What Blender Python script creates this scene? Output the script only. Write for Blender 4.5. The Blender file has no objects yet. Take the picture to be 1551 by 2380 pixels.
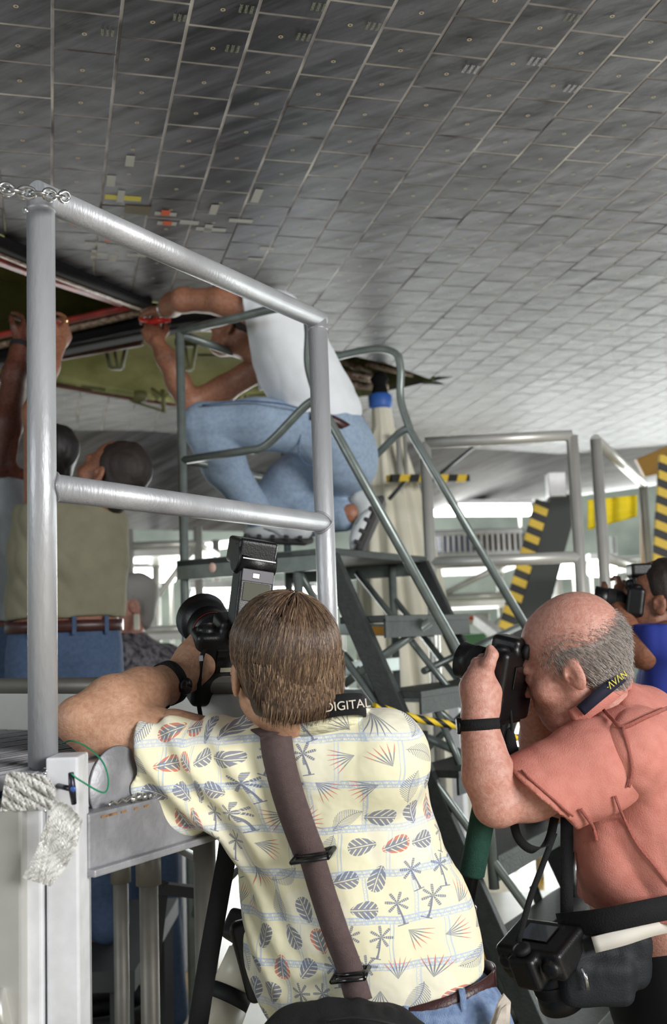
import bpy, bmesh, math, random
import numpy as np
from mathutils import Vector, Matrix
random.seed(7); rng = np.random.default_rng(7)
S = bpy.context.scene
COL = S.collection

# ------------------------------------------------------------ camera, world, lights, exposure
IMG_W, IMG_H = 1551, 2380
FPX, PITCH, ROLL, CAM_H = 2400.0, 0.1145, 0.0366, 1.7
_F = np.array([0, math.cos(PITCH), math.sin(PITCH)])
_R0 = np.array([1.0, 0, 0]); _U0 = np.array([0, -math.sin(PITCH), math.cos(PITCH)])
_R = math.cos(ROLL)*_R0 - math.sin(ROLL)*_U0
_U = math.sin(ROLL)*_R0 + math.cos(ROLL)*_U0
EYE = np.array([0, 0, CAM_H])
def P(x, y, d):
    """the point of the place seen at pixel x, y at a distance d along the view"""
    return EYE + d*(_F + _R*(x-775.5)/FPX - _U*(y-1190)/FPX)
def px(p):
    q = np.asarray(p, float)-EYE; d = q@_F
    return (775.5+FPX*(q@_R)/d, 1190-FPX*(q@_U)/d, d)
cd = bpy.data.cameras.new('camera'); cam = bpy.data.objects.new('camera', cd); COL.objects.link(cam)
cam.matrix_world = Matrix(((_R[0], _U[0], -_F[0], 0), (_R[1], _U[1], -_F[1], 0), (_R[2], _U[2], -_F[2], CAM_H), (0, 0, 0, 1)))
cd.sensor_fit = 'VERTICAL'; cd.sensor_height = 24; cd.sensor_width = 24
cd.lens = 24*FPX/IMG_H; cd.clip_start = .05; cd.clip_end = 200
cd.dof.use_dof = True; cd.dof.focus_distance = 1.95; cd.dof.aperture_fstop = 2.6
S.camera = cam
S.view_settings.view_transform = 'Standard'; S.view_settings.look = 'None'
S.view_settings.exposure = 0.08; S.view_settings.gamma = 1.0; S.view_settings.use_curve_mapping = False
w = bpy.data.worlds.new('world'); S.world = w; w.use_nodes = True
w.node_tree.nodes['Background'].inputs[0].default_value = (0.86, 0.93, 1.0, 1)
w.node_tree.nodes['Background'].inputs[1].default_value = 0.24
def area(name, loc, target, sx, sy, power, color=(1, 1, 1)):
    l = bpy.data.lights.new(name, 'AREA'); l.shape = 'RECTANGLE'; l.size = sx; l.size_y = sy; l.energy = power; l.color = color
    o = bpy.data.objects.new(name, l); COL.objects.link(o); o.location = loc
    o.rotation_euler = (Vector(target)-Vector(loc)).to_track_quat('-Z', 'Y').to_euler(); return o
area('hangar_lamp_bank_right', (4.5, -2.2, 2.9), (0.4, 2.0, 1.3), 3.0, 1.6, 440, (1, .99, .98))
area('hangar_lamp_bank_left', (-4.5, -1.0, 2.6), (-0.6, 1.8, 1.2), 2.0, 1.6, 75, (.93, .97, 1))
area('added_floor_fill', (0.0, 14.0, 6.4), (0, 14.2, 0), 16, 7, 600, (.93, 1, 1))  # added unseen fill: lights the floor so its bounce brightens the belly
area('added_low_glow', (1.0, 18.5, 1.7), (0.6, 5.0, 2.2), 20, 3.0, 3800, (.96, 1, 1))  # added low glow for glare on the far belly, no real door
area('hangar_lamp_bank_side', (9.5, 10.0, 1.4), (2.0, 5.0, 2.9), 5, 2.0, 300, (.92, 1, .98))

# ------------------------------------------------------------ materials
MATS = {}
def lin(c):
    return tuple(((v/255)/12.92 if v/255 <= .04045 else ((v/255+.055)/1.055)**2.4) for v in c)
def mat(name, rgb, rough=.5, metal=0., noise=0., nscale=20., bump=0., bscale=None, rgb2=None, stretch=None, emit=None, spec=.5, coat=0., sss=0.):
    """rgb in 0..255 display values"""
    if name in MATS: return MATS[name]
    m = bpy.data.materials.new(name); m.use_nodes = True; nt = m.node_tree; b = nt.nodes['Principled BSDF']
    c = lin(rgb)+(1,)
    b.inputs['Base Color'].default_value = c; b.inputs['Roughness'].default_value = rough; b.inputs['Metallic'].default_value = metal
    b.inputs['Specular IOR Level'].default_value = spec; b.inputs['Coat Weight'].default_value = coat
    if sss: b.inputs['Subsurface Weight'].default_value = sss; b.inputs['Subsurface Radius'].default_value = (.012, .005, .003); b.inputs['Subsurface Scale'].default_value = 1
    if emit: b.inputs['Emission Color'].default_value = lin(rgb)+(1,); b.inputs['Emission Strength'].default_value = emit
    if noise or bump:
        g = nt.nodes.new('ShaderNodeNewGeometry'); mp = nt.nodes.new('ShaderNodeMapping'); nt.links.new(g.outputs['Position'], mp.inputs[0])
        if stretch: mp.inputs['Scale'].default_value = stretch
        n = nt.nodes.new('ShaderNodeTexNoise'); n.inputs['Scale'].default_value = nscale; n.inputs['Detail'].default_value = 6; nt.links.new(mp.outputs[0], n.inputs['Vector'])
        if noise:
            r = nt.nodes.new('ShaderNodeValToRGB'); c2 = lin(rgb2)+(1,) if rgb2 else tuple(v*(1-noise) for v in c[:3])+(1,)
            r.color_ramp.elements[0].position = .35; r.color_ramp.elements[1].position = .62
            r.color_ramp.elements[0].color = c2; r.color_ramp.elements[1].color = c
            nt.links.new(n.outputs[0], r.inputs[0]); nt.links.new(r.outputs[0], b.inputs['Base Color'])
        if bump:
            n2 = nt.nodes.new('ShaderNodeTexNoise'); n2.inputs['Scale'].default_value = bscale or nscale; n2.inputs['Detail'].default_value = 4; nt.links.new(mp.outputs[0], n2.inputs['Vector'])
            bp = nt.nodes.new('ShaderNodeBump'); bp.inputs['Strength'].default_value = bump; bp.inputs['Distance'].default_value = .004
            nt.links.new(n2.outputs[0], bp.inputs['Height']); nt.links.new(bp.outputs[0], b.inputs['Normal'])
    MATS[name] = m; return m
ALU = mat('brushed_aluminium', (186, 187, 190), .42, .35, .22, 9, .25, 160, stretch=(1, 1, .25))
ALU_D = mat('dull_aluminium', (164, 164, 168), .5, .4, .35, 14, .3, 90)
ALU_FAR = mat('pale_aluminium', (205, 204, 198), .4, .5, .15, 6)
WHITE_P = mat('white_painted_metal', (226, 227, 230), .45, .1, .12, 22, .1, 60)
GREEN_G = mat('grey_green_paint', (122, 131, 127), .32, .35, .2, 25)
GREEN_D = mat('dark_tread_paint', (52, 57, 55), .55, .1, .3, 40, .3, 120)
BLACK_PL = mat('black_plastic', (13, 13, 15), .38, 0, .2, 60, .15, 400)
BLACK_G = mat('glossy_black', (14, 14, 16), .18, 0, coat=.4)
BLACK_R = mat('black_rubber', (18, 18, 20), .7, 0, .2, 60)
BLACK_C = mat('black_cloth', (14, 14, 17), .9, 0, .3, 90, .4, 300)
STEEL = mat('bright_steel', (205, 205, 205), .22, .95, .2, 60)
YEL = mat('yellow_paint', (228, 198, 40), .5, 0, .2, 12)
CREAM = mat('cream_cloth', (222, 218, 200), .85, 0, .1, 6, .3, 20)

# ------------------------------------------------------------ mesh helpers
def mk(name, V, Fc, m, parent=None, smooth=False, mats=None, mi=None, uv=None):
    me = bpy.data.meshes.new(name)
    V = np.asarray(V, np.float64)
    if isinstance(Fc, np.ndarray) and Fc.ndim == 2:
        n = Fc.shape[0]; k = Fc.shape[1]
        me.vertices.add(len(V)); me.vertices.foreach_set('co', V.astype(np.float32).ravel())
        me.loops.add(n*k); me.loops.foreach_set('vertex_index', Fc.astype(np.int32).ravel())
        me.polygons.add(n); me.polygons.foreach_set('loop_start', np.arange(0, n*k, k, dtype=np.int32)); me.polygons.foreach_set('loop_total', np.full(n, k, np.int32))
        me.update(calc_edges=True)
    else:
        me.from_pydata([tuple(v) for v in V], [], [tuple(int(i) for i in f) for f in Fc]); me.update()
    for q in (mats or [m]): me.materials.append(q)
    if mi is not None: me.polygons.foreach_set('material_index', np.asarray(mi, np.int32))
    me.polygons.foreach_set('use_smooth', np.full(len(me.polygons), bool(smooth)))
    me.validate()
    return link(name, me, parent)
def link(name, me, parent=None):
    o = bpy.data.objects.new(name, me); COL.objects.link(o)
    if parent is not None:
        o.parent = parent; o.matrix_parent_inverse = Matrix.Translation(-parent.location) if parent.type == 'EMPTY' else Matrix.Identity(4)
    return o
def thing(name, label, cat, loc=(0, 0, 0), group=None, kind=None):
    o = bpy.data.objects.new(name, None); COL.objects.link(o); o.location = tuple(float(v) for v in loc)
    o.empty_display_size = .05
    if kind: o['kind'] = kind
    tag(o, label, cat, group); return o
def tag(o, label, cat=None, group=None, kind=None):
    if label: o['label'] = label
    if cat: o['category'] = cat
    if group: o['group'] = group
    if kind: o['kind'] = kind
    return o
def nrm(v): v = np.asarray(v, float); return v/max(np.linalg.norm(v), 1e-12)
class MB:
    """collects primitive shapes, then links them as one mesh"""
    def __init__(s): s.v = []; s.f = []; s.n = 0; s.sm = []; s.m = []; s.cm = 0
    def add(s, V, F, smooth=False):
        V = np.asarray(V, float); s.v.append(V); s.f += [tuple(int(i)+s.n for i in f) for f in F]; s.sm += [smooth]*len(F); s.m += [s.cm]*len(F); s.n += len(V); return s
    def box(s, c, h, ax=None, bev=0.):
        """centre, half sizes, 3x3 axes (rows), chamfer"""
        A = np.eye(3) if ax is None else np.asarray(ax, float); h = np.asarray(h, float)
        bm = bmesh.new(); bmesh.ops.create_cube(bm, size=2)
        for v in bm.verts: v.co = Vector((v.co.x*h[0], v.co.y*h[1], v.co.z*h[2]))
        if bev: bmesh.ops.bevel(bm, geom=bm.edges[:], offset=min(bev, h.min()*.9), segments=2 if bev > .002 else 1, affect='EDGES', profile=.6)
        V = np.array([v.co[:] for v in bm.verts]); F = [[v.index for v in f.verts] for f in bm.faces]; bm.verts.index_update()
        F = [[v.index for v in f.verts] for f in bm.faces]; bm.free()
        return s.add(np.asarray(c)+V@A, F)
    def beam(s, a, b, w, h, up=(0, 0, 1), bev=0.):
        a = np.asarray(a, float); b = np.asarray(b, float); d = nrm(b-a); x = nrm(np.cross(d, up)); z = np.cross(x, d)
        return s.box((a+b)/2, (w/2, np.linalg.norm(b-a)/2, h/2), np.array([x, d, z]), bev)
    def tube(s, pts, r, n=16, closed=False, caps=True, flat=None):
        pts = np.asarray(pts, float); m = len(pts); r = np.broadcast_to(r, (m,)) if np.ndim(r) < 2 else r
        T = np.gradient(pts, axis=0) if not closed else (np.roll(pts, -1, 0)-np.roll(pts, 1, 0))
        T /= np.maximum(np.linalg.norm(T, axis=1, keepdims=True), 1e-9)
        ref = np.array([0, 0, 1.]) if abs(T[0][2]) < .9 else np.array([1., 0, 0])
        if flat is not None: ref = np.asarray(flat[0], float)
        V = []; x = nrm(np.cross(ref, T[0]))
        ang = np.linspace(0, 2*math.pi, n, endpoint=False)
        for i in range(m):
            x = nrm(x-T[i]*(x@T[i])); 
            if flat is not None: x = nrm(np.cross(ref, T[i]))
            y = np.cross(T[i], x)
            sy = flat[1] if flat is not None else 1
            V.append(pts[i]+r[i]*(np.cos(ang)[:, None]*x+sy*np.sin(ang)[:, None]*y))
        V = np.concatenate(V); F = []
        for i in range(m if closed else m-1):
            a = i*n; b = ((i+1) % m)*n
            for k in range(n): F.append((a+k, a+(k+1) % n, b+(k+1) % n, b+k))
        s.add(V, F, True)
        if caps and not closed: s.f += [tuple(s.n-m*n+k for k in reversed(range(n))), tuple(s.n-n+k for k in range(n))]; s.sm += [False, False]; s.m += [s.cm]*2
        return s
    def ribbon(s, pts, wdir, w, t=.002):
        """flat band of width w along pts; wdir one vector or one per point; real thickness t"""
        pts = np.asarray(pts, float); m = len(pts); W = np.broadcast_to(np.asarray(wdir, float), (m, 3)); T = np.gradient(pts, axis=0)
        V = []
        ww = np.broadcast_to(w, (m,))
        for i in range(m):
            tt = nrm(T[i]); x = nrm(W[i]-tt*(W[i]@tt)); z = np.cross(tt, x)
            for a, b in ((-1, -1), (1, -1), (1, 1), (-1, 1)): V.append(pts[i]+x*a*ww[i]/2+z*b*t/2)
        F = []
        for i in range(m-1):
            for k in range(4): F.append((4*i+k, 4*i+(k+1) % 4, 4*i+4+(k+1) % 4, 4*i+4+k))
        F += [(3, 2, 1, 0), tuple(4*(m-1)+k for k in range(4))]
        return s.add(V, F, True)
    def prism(s, poly, d):
        """closed polygon (3-D points) extruded by the vector d"""
        A = np.asarray(poly, float); n = len(A); B = A+np.asarray(d, float)
        return s.add(np.concatenate([A, B]), [tuple(reversed(range(n))), tuple(n+k for k in range(n))]+[(k, (k+1) % n, n+(k+1) % n, n+k) for k in range(n)])
    def lathe(s, c, axis, prof, n=24, caps=True):
        """prof: list of (distance along the axis, radius)"""
        a = nrm(axis); x = nrm(np.cross(a, [0, 0, 1] if abs(a[2]) < .9 else [1, 0, 0])); y = np.cross(a, x); ang = np.linspace(0, 2*math.pi, n, endpoint=False)
        V = np.concatenate([np.asarray(c)+a*t+r*(np.cos(ang)[:, None]*x+np.sin(ang)[:, None]*y) for t, r in prof]); F = []
        for i in range(len(prof)-1):
            for k in range(n): F.append((i*n+k, i*n+(k+1) % n, (i+1)*n+(k+1) % n, (i+1)*n+k))
        s.add(V, F, True)
        if caps: s.f += [tuple(s.n-len(prof)*n+k for k in reversed(range(n))), tuple(s.n-n+k for k in range(n))]; s.sm += [False]*2; s.m += [s.cm]*2
        return s
    def build(s, name, m, parent=None, mats=None):
        me = bpy.data.meshes.new(name); me.from_pydata([tuple(v) for v in np.concatenate(s.v)], [], s.f)
        for q in (mats or [m]): me.materials.append(q)
        me.polygons.foreach_set('use_smooth', np.array(s.sm, bool)); me.polygons.foreach_set('material_index', np.array(s.m, np.int32)); me.update()
        return link(name, me, parent)
def spline(pts, n=8):
    """Catmull-Rom through the points"""
    p = np.asarray(pts, float); q = np.vstack([2*p[0]-p[1], p, 2*p[-1]-p[-2]]); out = []
    for i in range(1, len(q)-2):
        for t in np.linspace(0, 1, n, endpoint=False):
            out.append(.5*((2*q[i])+(-q[i-1]+q[i+1])*t+(2*q[i-1]-5*q[i]+4*q[i+1]-q[i+2])*t*t+(-q[i-1]+3*q[i]-3*q[i+1]+q[i+2])*t**3))
    out.append(p[-1]); return np.array(out)
def text(name, body, o, xdir, ydir, size, m, parent=None, depth=.0006):
    c = bpy.data.curves.new(name, 'FONT'); c.body = body; c.size = size; c.extrude = depth; c.align_x = 'CENTER'; c.align_y = 'CENTER'
    t = bpy.data.objects.new(name, c); COL.objects.link(t)
    x = nrm(xdir); z = nrm(np.cross(x, ydir)); y = np.cross(z, x)
    me = bpy.data.meshes.new_from_object(t.evaluated_get(bpy.context.evaluated_depsgraph_get())); bpy.data.objects.remove(t)
    V = np.empty(len(me.vertices)*3); me.vertices.foreach_get('co', V); V = V.reshape(-1, 3)
    V = np.asarray(o)+V@np.array([x, y, z]); me.vertices.foreach_set('co', V.ravel()); me.materials.clear(); me.materials.append(m); me.name = name
    return link(name, me, parent)

# horizontal directions shared by the platforms and rails: VV right-and-away, UU left-and-away
_vy = math.radians(31.2)
VV = np.array([math.sin(_vy), math.cos(_vy), 0]); UU = np.array([-math.cos(_vy), math.sin(_vy), 0]); ZZ = np.array([0, 0, 1.])

# ------------------------------------------------------------ the setting: floor and hangar walls
FLOOR = mat('sealed_floor', (168, 158, 132), .30, 0, .16, 1.1, rgb2=(146, 136, 112))
fl = MB(); fl.box((0, 9, -.05), (16, 14, .05)); o = fl.build('floor', FLOOR); tag(o, 'glossy cream sealed hangar floor', None, None, 'structure')
WALLM = mat('hangar_wall_panels', (156, 166, 164), .6, 0, .3, 1.2, rgb2=(116, 126, 124))
m_ = MB(); m_.box((0, 20, 3.5), (16, .1, 3.5)); o = m_.build('wall_back', WALLM); tag(o, 'pale grey green far hangar wall', None, None, 'structure')
m_ = MB(); m_.box((-13, 9, 3.5), (.1, 14, 3.5)); o = m_.build('wall_left', WALLM); tag(o, 'pale hangar side wall', None, None, 'structure')
m_ = MB(); m_.box((13, 9, 3.5), (.1, 14, 3.5)); o = m_.build('wall_right', WALLM); tag(o, 'pale hangar side wall', None, None, 'structure')
YFL = mat('yellow_floor_paint', (196, 150, 40), .3, 0, .2, 8); RFL = mat('red_floor_paint', (140, 40, 38), .35, 0, .2, 8); KFL = mat('black_floor_paint', (30, 28, 28), .35)
def ground(x, y):
    r = _F+_R*(x-775.5)/FPX-_U*(y-1190)/FPX; t = -CAM_H/r[2]; return EYE+t*r
def patch(pts, m, z=.004):
    q = [ground(x, y)*np.array([1, 1, 0]) for x, y in pts]; a = MB(); a.prism([p+ZZ*.0005 for p in q], (0, 0, z)); return a.build('trim_floor_paint', m)
for i, (pts, m) in enumerate([([(60, 2200), (620, 2240), (620, 2330), (60, 2290)], YFL), ([(1120, 2060), (1420, 2010), (1440, 2060), (1130, 2110)], YFL), ([(1100, 2170), (1160, 2160), (1170, 2195), (1100, 2205)], YFL), ([(1220, 2330), (1300, 2290), (1330, 2350), (1250, 2380)], RFL), ([(1105, 2240), (1240, 2180), (1330, 2270), (1180, 2290)], KFL)]):
    tag(patch(pts, m, .002+.001*i), None, None, None, 'structure').name = 'trim_%d' % (i+1)

# ------------------------------------------------------------ the spacecraft's tiled underside
TS = .152; YAW = -.271
_h0 = np.array([-.5926, 2.1859, 3.1176])
D1 = nrm([math.sin(YAW), math.cos(YAW), -.0328]); D2 = nrm(np.array([math.cos(YAW), -math.sin(YAW), .0053])); D2 = nrm(D2-D1*(D1@D2)); DN = np.cross(D2, D1)   # DN up, into the body
def belly(x, y, off=0.):
    """where the sight line of a pixel meets the underside plane (shifted up by off)"""
    r = _F+_R*(x-775.5)/FPX-_U*(y-1190)/FPX; t = ((_h0+DN*off-EYE)@DN)/(r@DN); return EYE+t*r
def bij(p):
    q = np.asarray(p)-_h0; return q@D2/TS, q@D1/TS
def bpt(i, j, dz=0.): return _h0+D2*TS*i+D1*TS*j+DN*dz
craft = thing('spacecraft_underside', 'dark tiled underside of a spacecraft spreading overhead, its tiles streaked with soot', 'spacecraft', tuple(_h0))
def tile_mat(name):
    m = bpy.data.materials.new(name); m.use_nodes = True; nt = m.node_tree; L = nt.links; N = nt.nodes.new; b = nt.nodes['Principled BSDF']
    g = N('ShaderNodeNewGeometry'); mp = N('ShaderNodeMapping'); _s = belly(520, 268)-belly(190, 387); mp.inputs['Rotation'].default_value = (0, 0, -math.atan2(_s[1], _s[0])); mp.inputs['Scale'].default_value = (1.0, 1.0, 1)
    L.new(g.outputs['Position'], mp.inputs[0])
    mp2 = N('ShaderNodeMapping'); mp2.inputs['Scale'].default_value = (1.5, 17, 4); L.new(mp.outputs[0], mp2.inputs[0])
    n1 = N('ShaderNodeTexNoise'); n1.inputs['Scale'].default_value = 1; n1.inputs['Detail'].default_value = 6; n1.inputs['Roughness'].default_value = .62; L.new(mp2.outputs[0], n1.inputs['Vector'])
    r1 = N('ShaderNodeValToRGB'); e = r1.color_ramp.elements; e[0].position = .38; e[1].position = .60; e[0].color = lin((14, 14, 17))+(1,); e[1].color = lin((104, 104, 114))+(1,)
    x = e.new(.46); x.color = lin((72, 72, 80))+(1,)
    L.new(n1.outputs[0], r1.inputs[0])
    oi = N('ShaderNodeObjectInfo'); mr = N('ShaderNodeMapRange'); mr.inputs['To Min'].default_value = .62; mr.inputs['To Max'].default_value = 1.12; L.new(oi.outputs['Random'], mr.inputs[0])
    mx = N('ShaderNodeMix'); mx.data_type = 'RGBA'; mx.blend_type = 'MULTIPLY'; mx.inputs[0].default_value = 1
    L.new(r1.outputs[0], mx.inputs[6]); L.new(mr.outputs[0], mx.inputs[7])
    # patches of soot
    n2 = N('ShaderNodeTexNoise'); n2.inputs['Scale'].default_value = 1; n2.inputs['Detail'].default_value = 5; mp3 = N('ShaderNodeMapping'); mp3.inputs['Scale'].default_value = (1.5, 7.5, 3); L.new(mp.outputs[0], mp3.inputs[0]); L.new(mp3.outputs[0], n2.inputs['Vector'])
    r2 = N('ShaderNodeValToRGB'); r2.color_ramp.elements[0].position = .36; r2.color_ramp.elements[1].position = .45; r2.color_ramp.elements[0].color = (.12, .12, .12, 1); r2.color_ramp.elements[1].color = (1, 1, 1, 1)
    L.new(n2.outputs[0], r2.inputs[0])
    m2 = N('ShaderNodeMix'); m2.data_type = 'RGBA'; m2.blend_type = 'MULTIPLY'; m2.inputs[0].default_value = .85; L.new(mx.outputs[2], m2.inputs[6]); L.new(r2.outputs[0], m2.inputs[7])
    L.new(m2.outputs[2], b.inputs['Base Color'])
    b.inputs['Roughness'].default_value = .48; b.inputs['Specular IOR Level'].default_value = .6
    n3 = N('ShaderNodeTexNoise'); n3.inputs['Scale'].default_value = 9; n3.inputs['Detail'].default_value = 5; L.new(g.outputs['Position'], n3.inputs['Vector'])
    bp = N('ShaderNodeBump'); bp.inputs['Strength'].default_value = .5; bp.inputs['Distance'].default_value = .006; L.new(n3.outputs[0], bp.inputs['Height']); L.new(bp.outputs[0], b.inputs['Normal'])
    return m
TILE = tile_mat('sooted_black_tile')
RINGM = mat('tile_plug_ring', (226, 208, 176), .6)
def gap_mat():
    m = bpy.data.materials.new('gap_filler'); m.use_nodes = True; nt = m.node_tree; L = nt.links; N = nt.nodes.new; b = nt.nodes['Principled BSDF']
    g = N('ShaderNodeNewGeometry'); n = N('ShaderNodeTexNoise'); n.inputs['Scale'].default_value = 4.5; n.inputs['Detail'].default_value = 3; L.new(g.outputs['Position'], n.inputs['Vector'])
    r = N('ShaderNodeValToRGB'); e = r.color_ramp.elements; e[0].position = .36; e[1].position = .66; e[0].color = lin((104, 98, 100))+(1,); e[1].color = lin((255, 253, 250))+(1,)
    x = e.new(.46); x.color = lin((188, 184, 188))+(1,); x = e.new(.56); x.color = lin((212, 208, 208))+(1,)
    L.new(n.outputs[0], r.inputs[0]); L.new(r.outputs[0], b.inputs['Base Color']); b.inputs['Roughness'].default_value = .8; return m
GAP = gap_mat()
# openings in the tiling
def ppoly(pts): return [bij(belly(x, y)) for x, y in pts]
OPEN_A = [(-330, 395), (130, 603), (345, 700), (470, 715), (640, 735), (700, 915), (420, 938), (130, 893), (-330, 830)]
OPEN_B = [(770, 815), (905, 847), (1012, 885), (842, 921), (760, 925)]
PA, PB = ppoly(OPEN_A), ppoly(OPEN_B)
def inside(p, poly):
    x, y = p; c = False; n = len(poly)
    for k in range(n):
        x1, y1 = poly[k]; x2, y2 = poly[(k+1) % n]
        if (y1 > y) != (y2 > y) and x < (x2-x1)*(y-y1)/(y2-y1)+x1: c = not c
    return c
def clear(i, j, pad=.5):
    return not any(inside((i+a, j+b), Q) for Q in (PA, PB) for a in (-pad, 0, pad) for b in (-pad, 0, pad))
# one tile, built about its centre on the outer face
def tile_mesh():
    h = TS/2-.0030; bm = bmesh.new()
    V = []
    for z, s_ in ((.016, h), (.0016, h), (0, h-.0016)):
        V += [bm.verts.new((a*s_, b*s_, z)) for a, b in ((-1, -1), (1, -1), (1, 1), (-1, 1))]
    for l in (0, 1):
        for k in range(4): bm.faces.new((V[4*l+k], V[4*l+(k+1) % 4], V[4*l+4+(k+1) % 4], V[4*l+4+k]))
    bm.faces.new(V[8:12])
    n = 10; rr = []
    for rad in (.0030, .0060): rr.append([bm.verts.new((rad*math.cos(2*math.pi*k/n)-.004, rad*math.sin(2*math.pi*k/n)+.004, -.0006)) for k in range(n)])
    for k in range(n):
        f = bm.faces.new((rr[0][k], rr[1][k], rr[1][(k+1) % n], rr[0][(k+1) % n])); f.material_index = 1
    bmesh.ops.recalc_face_normals(bm, faces=[f for f in bm.faces if f.material_index == 0])
    [setattr(f, 'smooth', False) for f in bm.faces]; me = bpy.data.meshes.new('tile'); bm.to_mesh(me); bm.free(); me.materials.append(TILE); me.materials.append(RINGM); return me
TM = tile_mesh()
cells = []; cutcells = []
for i in range(-14, 62):
    for j2 in range(-16, 152):
        j = j2/2
        if (j2 % 2 != 0) != (i % 2 != 0): continue
        ci, cj = i+.5, j+.5
        if cj > 70: continue
        c = bpt(ci, cj); x, y, d = px(c)
        if d < .5: continue
        if not clear(ci, cj, .5):
            if not clear(ci, cj, .0): pass
            cutcells.append((ci, cj)); continue
        if y > np.interp(x, [-400, 130, 330, 600, 850, 1000, 1300, 1551, 2100], [955, 1000, 1000, 1020, 1010, 1035, 1055, 1033, 1000])+6: continue
        if x < -420 or x > 2050 or y < -700: continue
        inview = (-60 < x < 1611 and -60 < y < 1100)
        cells.append((d if inview else 50+d, ci, cj))
cells.sort()
Rb = Matrix((D2, D1, DN)).transposed().to_4x4()
stuffV = []; stuffF = []
q8 = [(a, b) for a, b in ((-1, -1), (1, -1), (1, 1), (-1, 1))]
for n, (d, ci, cj) in enumerate(cells):
    dz = random.uniform(-.0004, .0003); c = bpt(ci, cj, dz)
    if n < 296:
        o = link('tile', TM, craft); o.matrix_parent_inverse = Matrix.Identity(4)
        o.matrix_basis = Matrix.Translation(Vector(c-_h0)) @ Rb @ Matrix.Rotation(random.uniform(-.003, .003), 4, 'X') @ Matrix.Rotation(random.uniform(-.003, .003), 4, 'Y')
    else:
        b0 = len(stuffV); h = TS/2-.0026; t1, t2 = random.uniform(-.003, .003), random.uniform(-.003, .003)
        for z, s_ in ((.016, h), (.0, h-.001)):
            for a, b in q8: stuffV.append(c+D2*a*s_+D1*b*s_+DN*(z+(a*t1+b*t2)*.07))
        stuffF += [(b0+4, b0+5, b0+6, b0+7)]+[(b0+k, b0+(k+1) % 4, b0+4+(k+1) % 4, b0+4+k) for k in range(4)]
o = mk('distant_tiles', stuffV, np.array(stuffF), TILE, craft); tag(o, 'more dark tiles receding into glare', kind='stuff')
gv = []; gf = []
for d, ci, cj in cells:
    b0 = len(gv); h = TS/2
    for a, b in q8: gv.append(bpt(ci+a*.5, cj+b*.5, .0009))
    gf.append((b0, b0+3, b0+2, b0+1))
cv = []; cf = []
def clip(poly, a, b):
    nx, ny = b[1]-a[1], -(b[0]-a[0]); out = []
    sd = lambda p: (p[0]-a[0])*nx+(p[1]-a[1])*ny
    for k in range(len(poly)):
        p, q = poly[k], poly[(k+1) % len(poly)]; u, v_ = sd(p), sd(q)
        if u >= 0: out.append(p)
        if (u >= 0) != (v_ >= 0): t = u/(u-v_); out.append((p[0]+(q[0]-p[0])*t, p[1]+(q[1]-p[1])*t))
    return out
for ci, cj in cutcells:
    h = .483; poly = [(ci-h, cj-h), (ci+h, cj-h), (ci+h, cj+h), (ci-h, cj+h)]; cor = list(poly)
    for Q in (PA, PB):
        ar = sum(Q[k][0]*Q[(k+1) % len(Q)][1]-Q[(k+1) % len(Q)][0]*Q[k][1] for k in range(len(Q)))
        best = None
        for k in range(len(Q)):
            a, b = Q[k], Q[(k+1) % len(Q)]
            if ar < 0: a, b = b, a
            # does this edge cross the cell?
            hit = any(abs(a[0]+(b[0]-a[0])*t-ci) < .5 and abs(a[1]+(b[1]-a[1])*t-cj) < .5 for t in np.linspace(0, 1, 120))
            if hit and poly: poly = clip(poly, a, b)
        if poly and inside((sum(p[0] for p in poly)/len(poly), sum(p[1] for p in poly)/len(poly)), Q): poly = []
    if len(poly) < 3: continue
    b0 = len(cv); n_ = len(poly); cv += [bpt(p[0], p[1], 0) for p in poly]+[bpt(p[0], p[1], .02) for p in poly]
    cf.append(tuple(b0+k for k in range(n_))); cf += [(b0+k, b0+(k+1) % n_, b0+n_+(k+1) % n_, b0+n_+k) for k in range(n_)]
o = mk('cut_tiles', cv, cf, TILE, craft); tag(o, 'tiles cut along the opening edges', kind='stuff')
mk('gap_filler', gv, np.array(gf), GAP, craft)
# solid hull behind the tiles, stopping at the wheel opening
hull = mat('hull_structure', (30, 30, 30), .7)
hv = []; hf = []
for i in range(-14, 62):
    for j in range(-8, 70):
        if clear(i+.5, j+.5, .5) and px(bpt(i+.5, j+.5))[1] < 1060 and px(bpt(i+.5, j+.5))[2] > 0 or (j < 2 and clear(i+.5, j+.5, .5)):
            b0 = len(hv); hv += [bpt(i, j, .022), bpt(i, j+1, .022), bpt(i+1, j+1, .022), bpt(i+1, j, .022)]; hf.append((b0, b0+1, b0+2, b0+3))
mk('hull_skin', hv, np.array(hf), hull, craft)
# ------------------------------------------------------------ the rest of the craft: wheel well, doors, far side
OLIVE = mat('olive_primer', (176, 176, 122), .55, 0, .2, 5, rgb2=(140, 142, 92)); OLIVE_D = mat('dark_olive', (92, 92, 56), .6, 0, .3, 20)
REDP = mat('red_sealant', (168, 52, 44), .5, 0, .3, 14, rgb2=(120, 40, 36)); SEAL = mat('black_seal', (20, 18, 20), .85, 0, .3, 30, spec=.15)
RIV = mat('riveted_rim', (168, 150, 132), .5, .2, .4, 40, rgb2=(96, 66, 54)); BRN = mat('brown_edge', (94, 56, 44), .6, 0, .4, 30)
def wall_strip(pts, off0, off1, m, name, thick=0.0):
    a = MB(); A = [belly(x, y)+DN*off0 for x, y in pts]; B = [belly(x, y)+DN*off1 for x, y in pts]; n = len(pts)
    a.add(A+B, [(k, k+1, n+k+1, n+k) for k in range(n-1)]); return a.build(name, m, craft)
cl = OPEN_A+[OPEN_A[0]]
wall_strip(cl, -.004, .5, OLIVE, 'well_wall')
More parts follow.
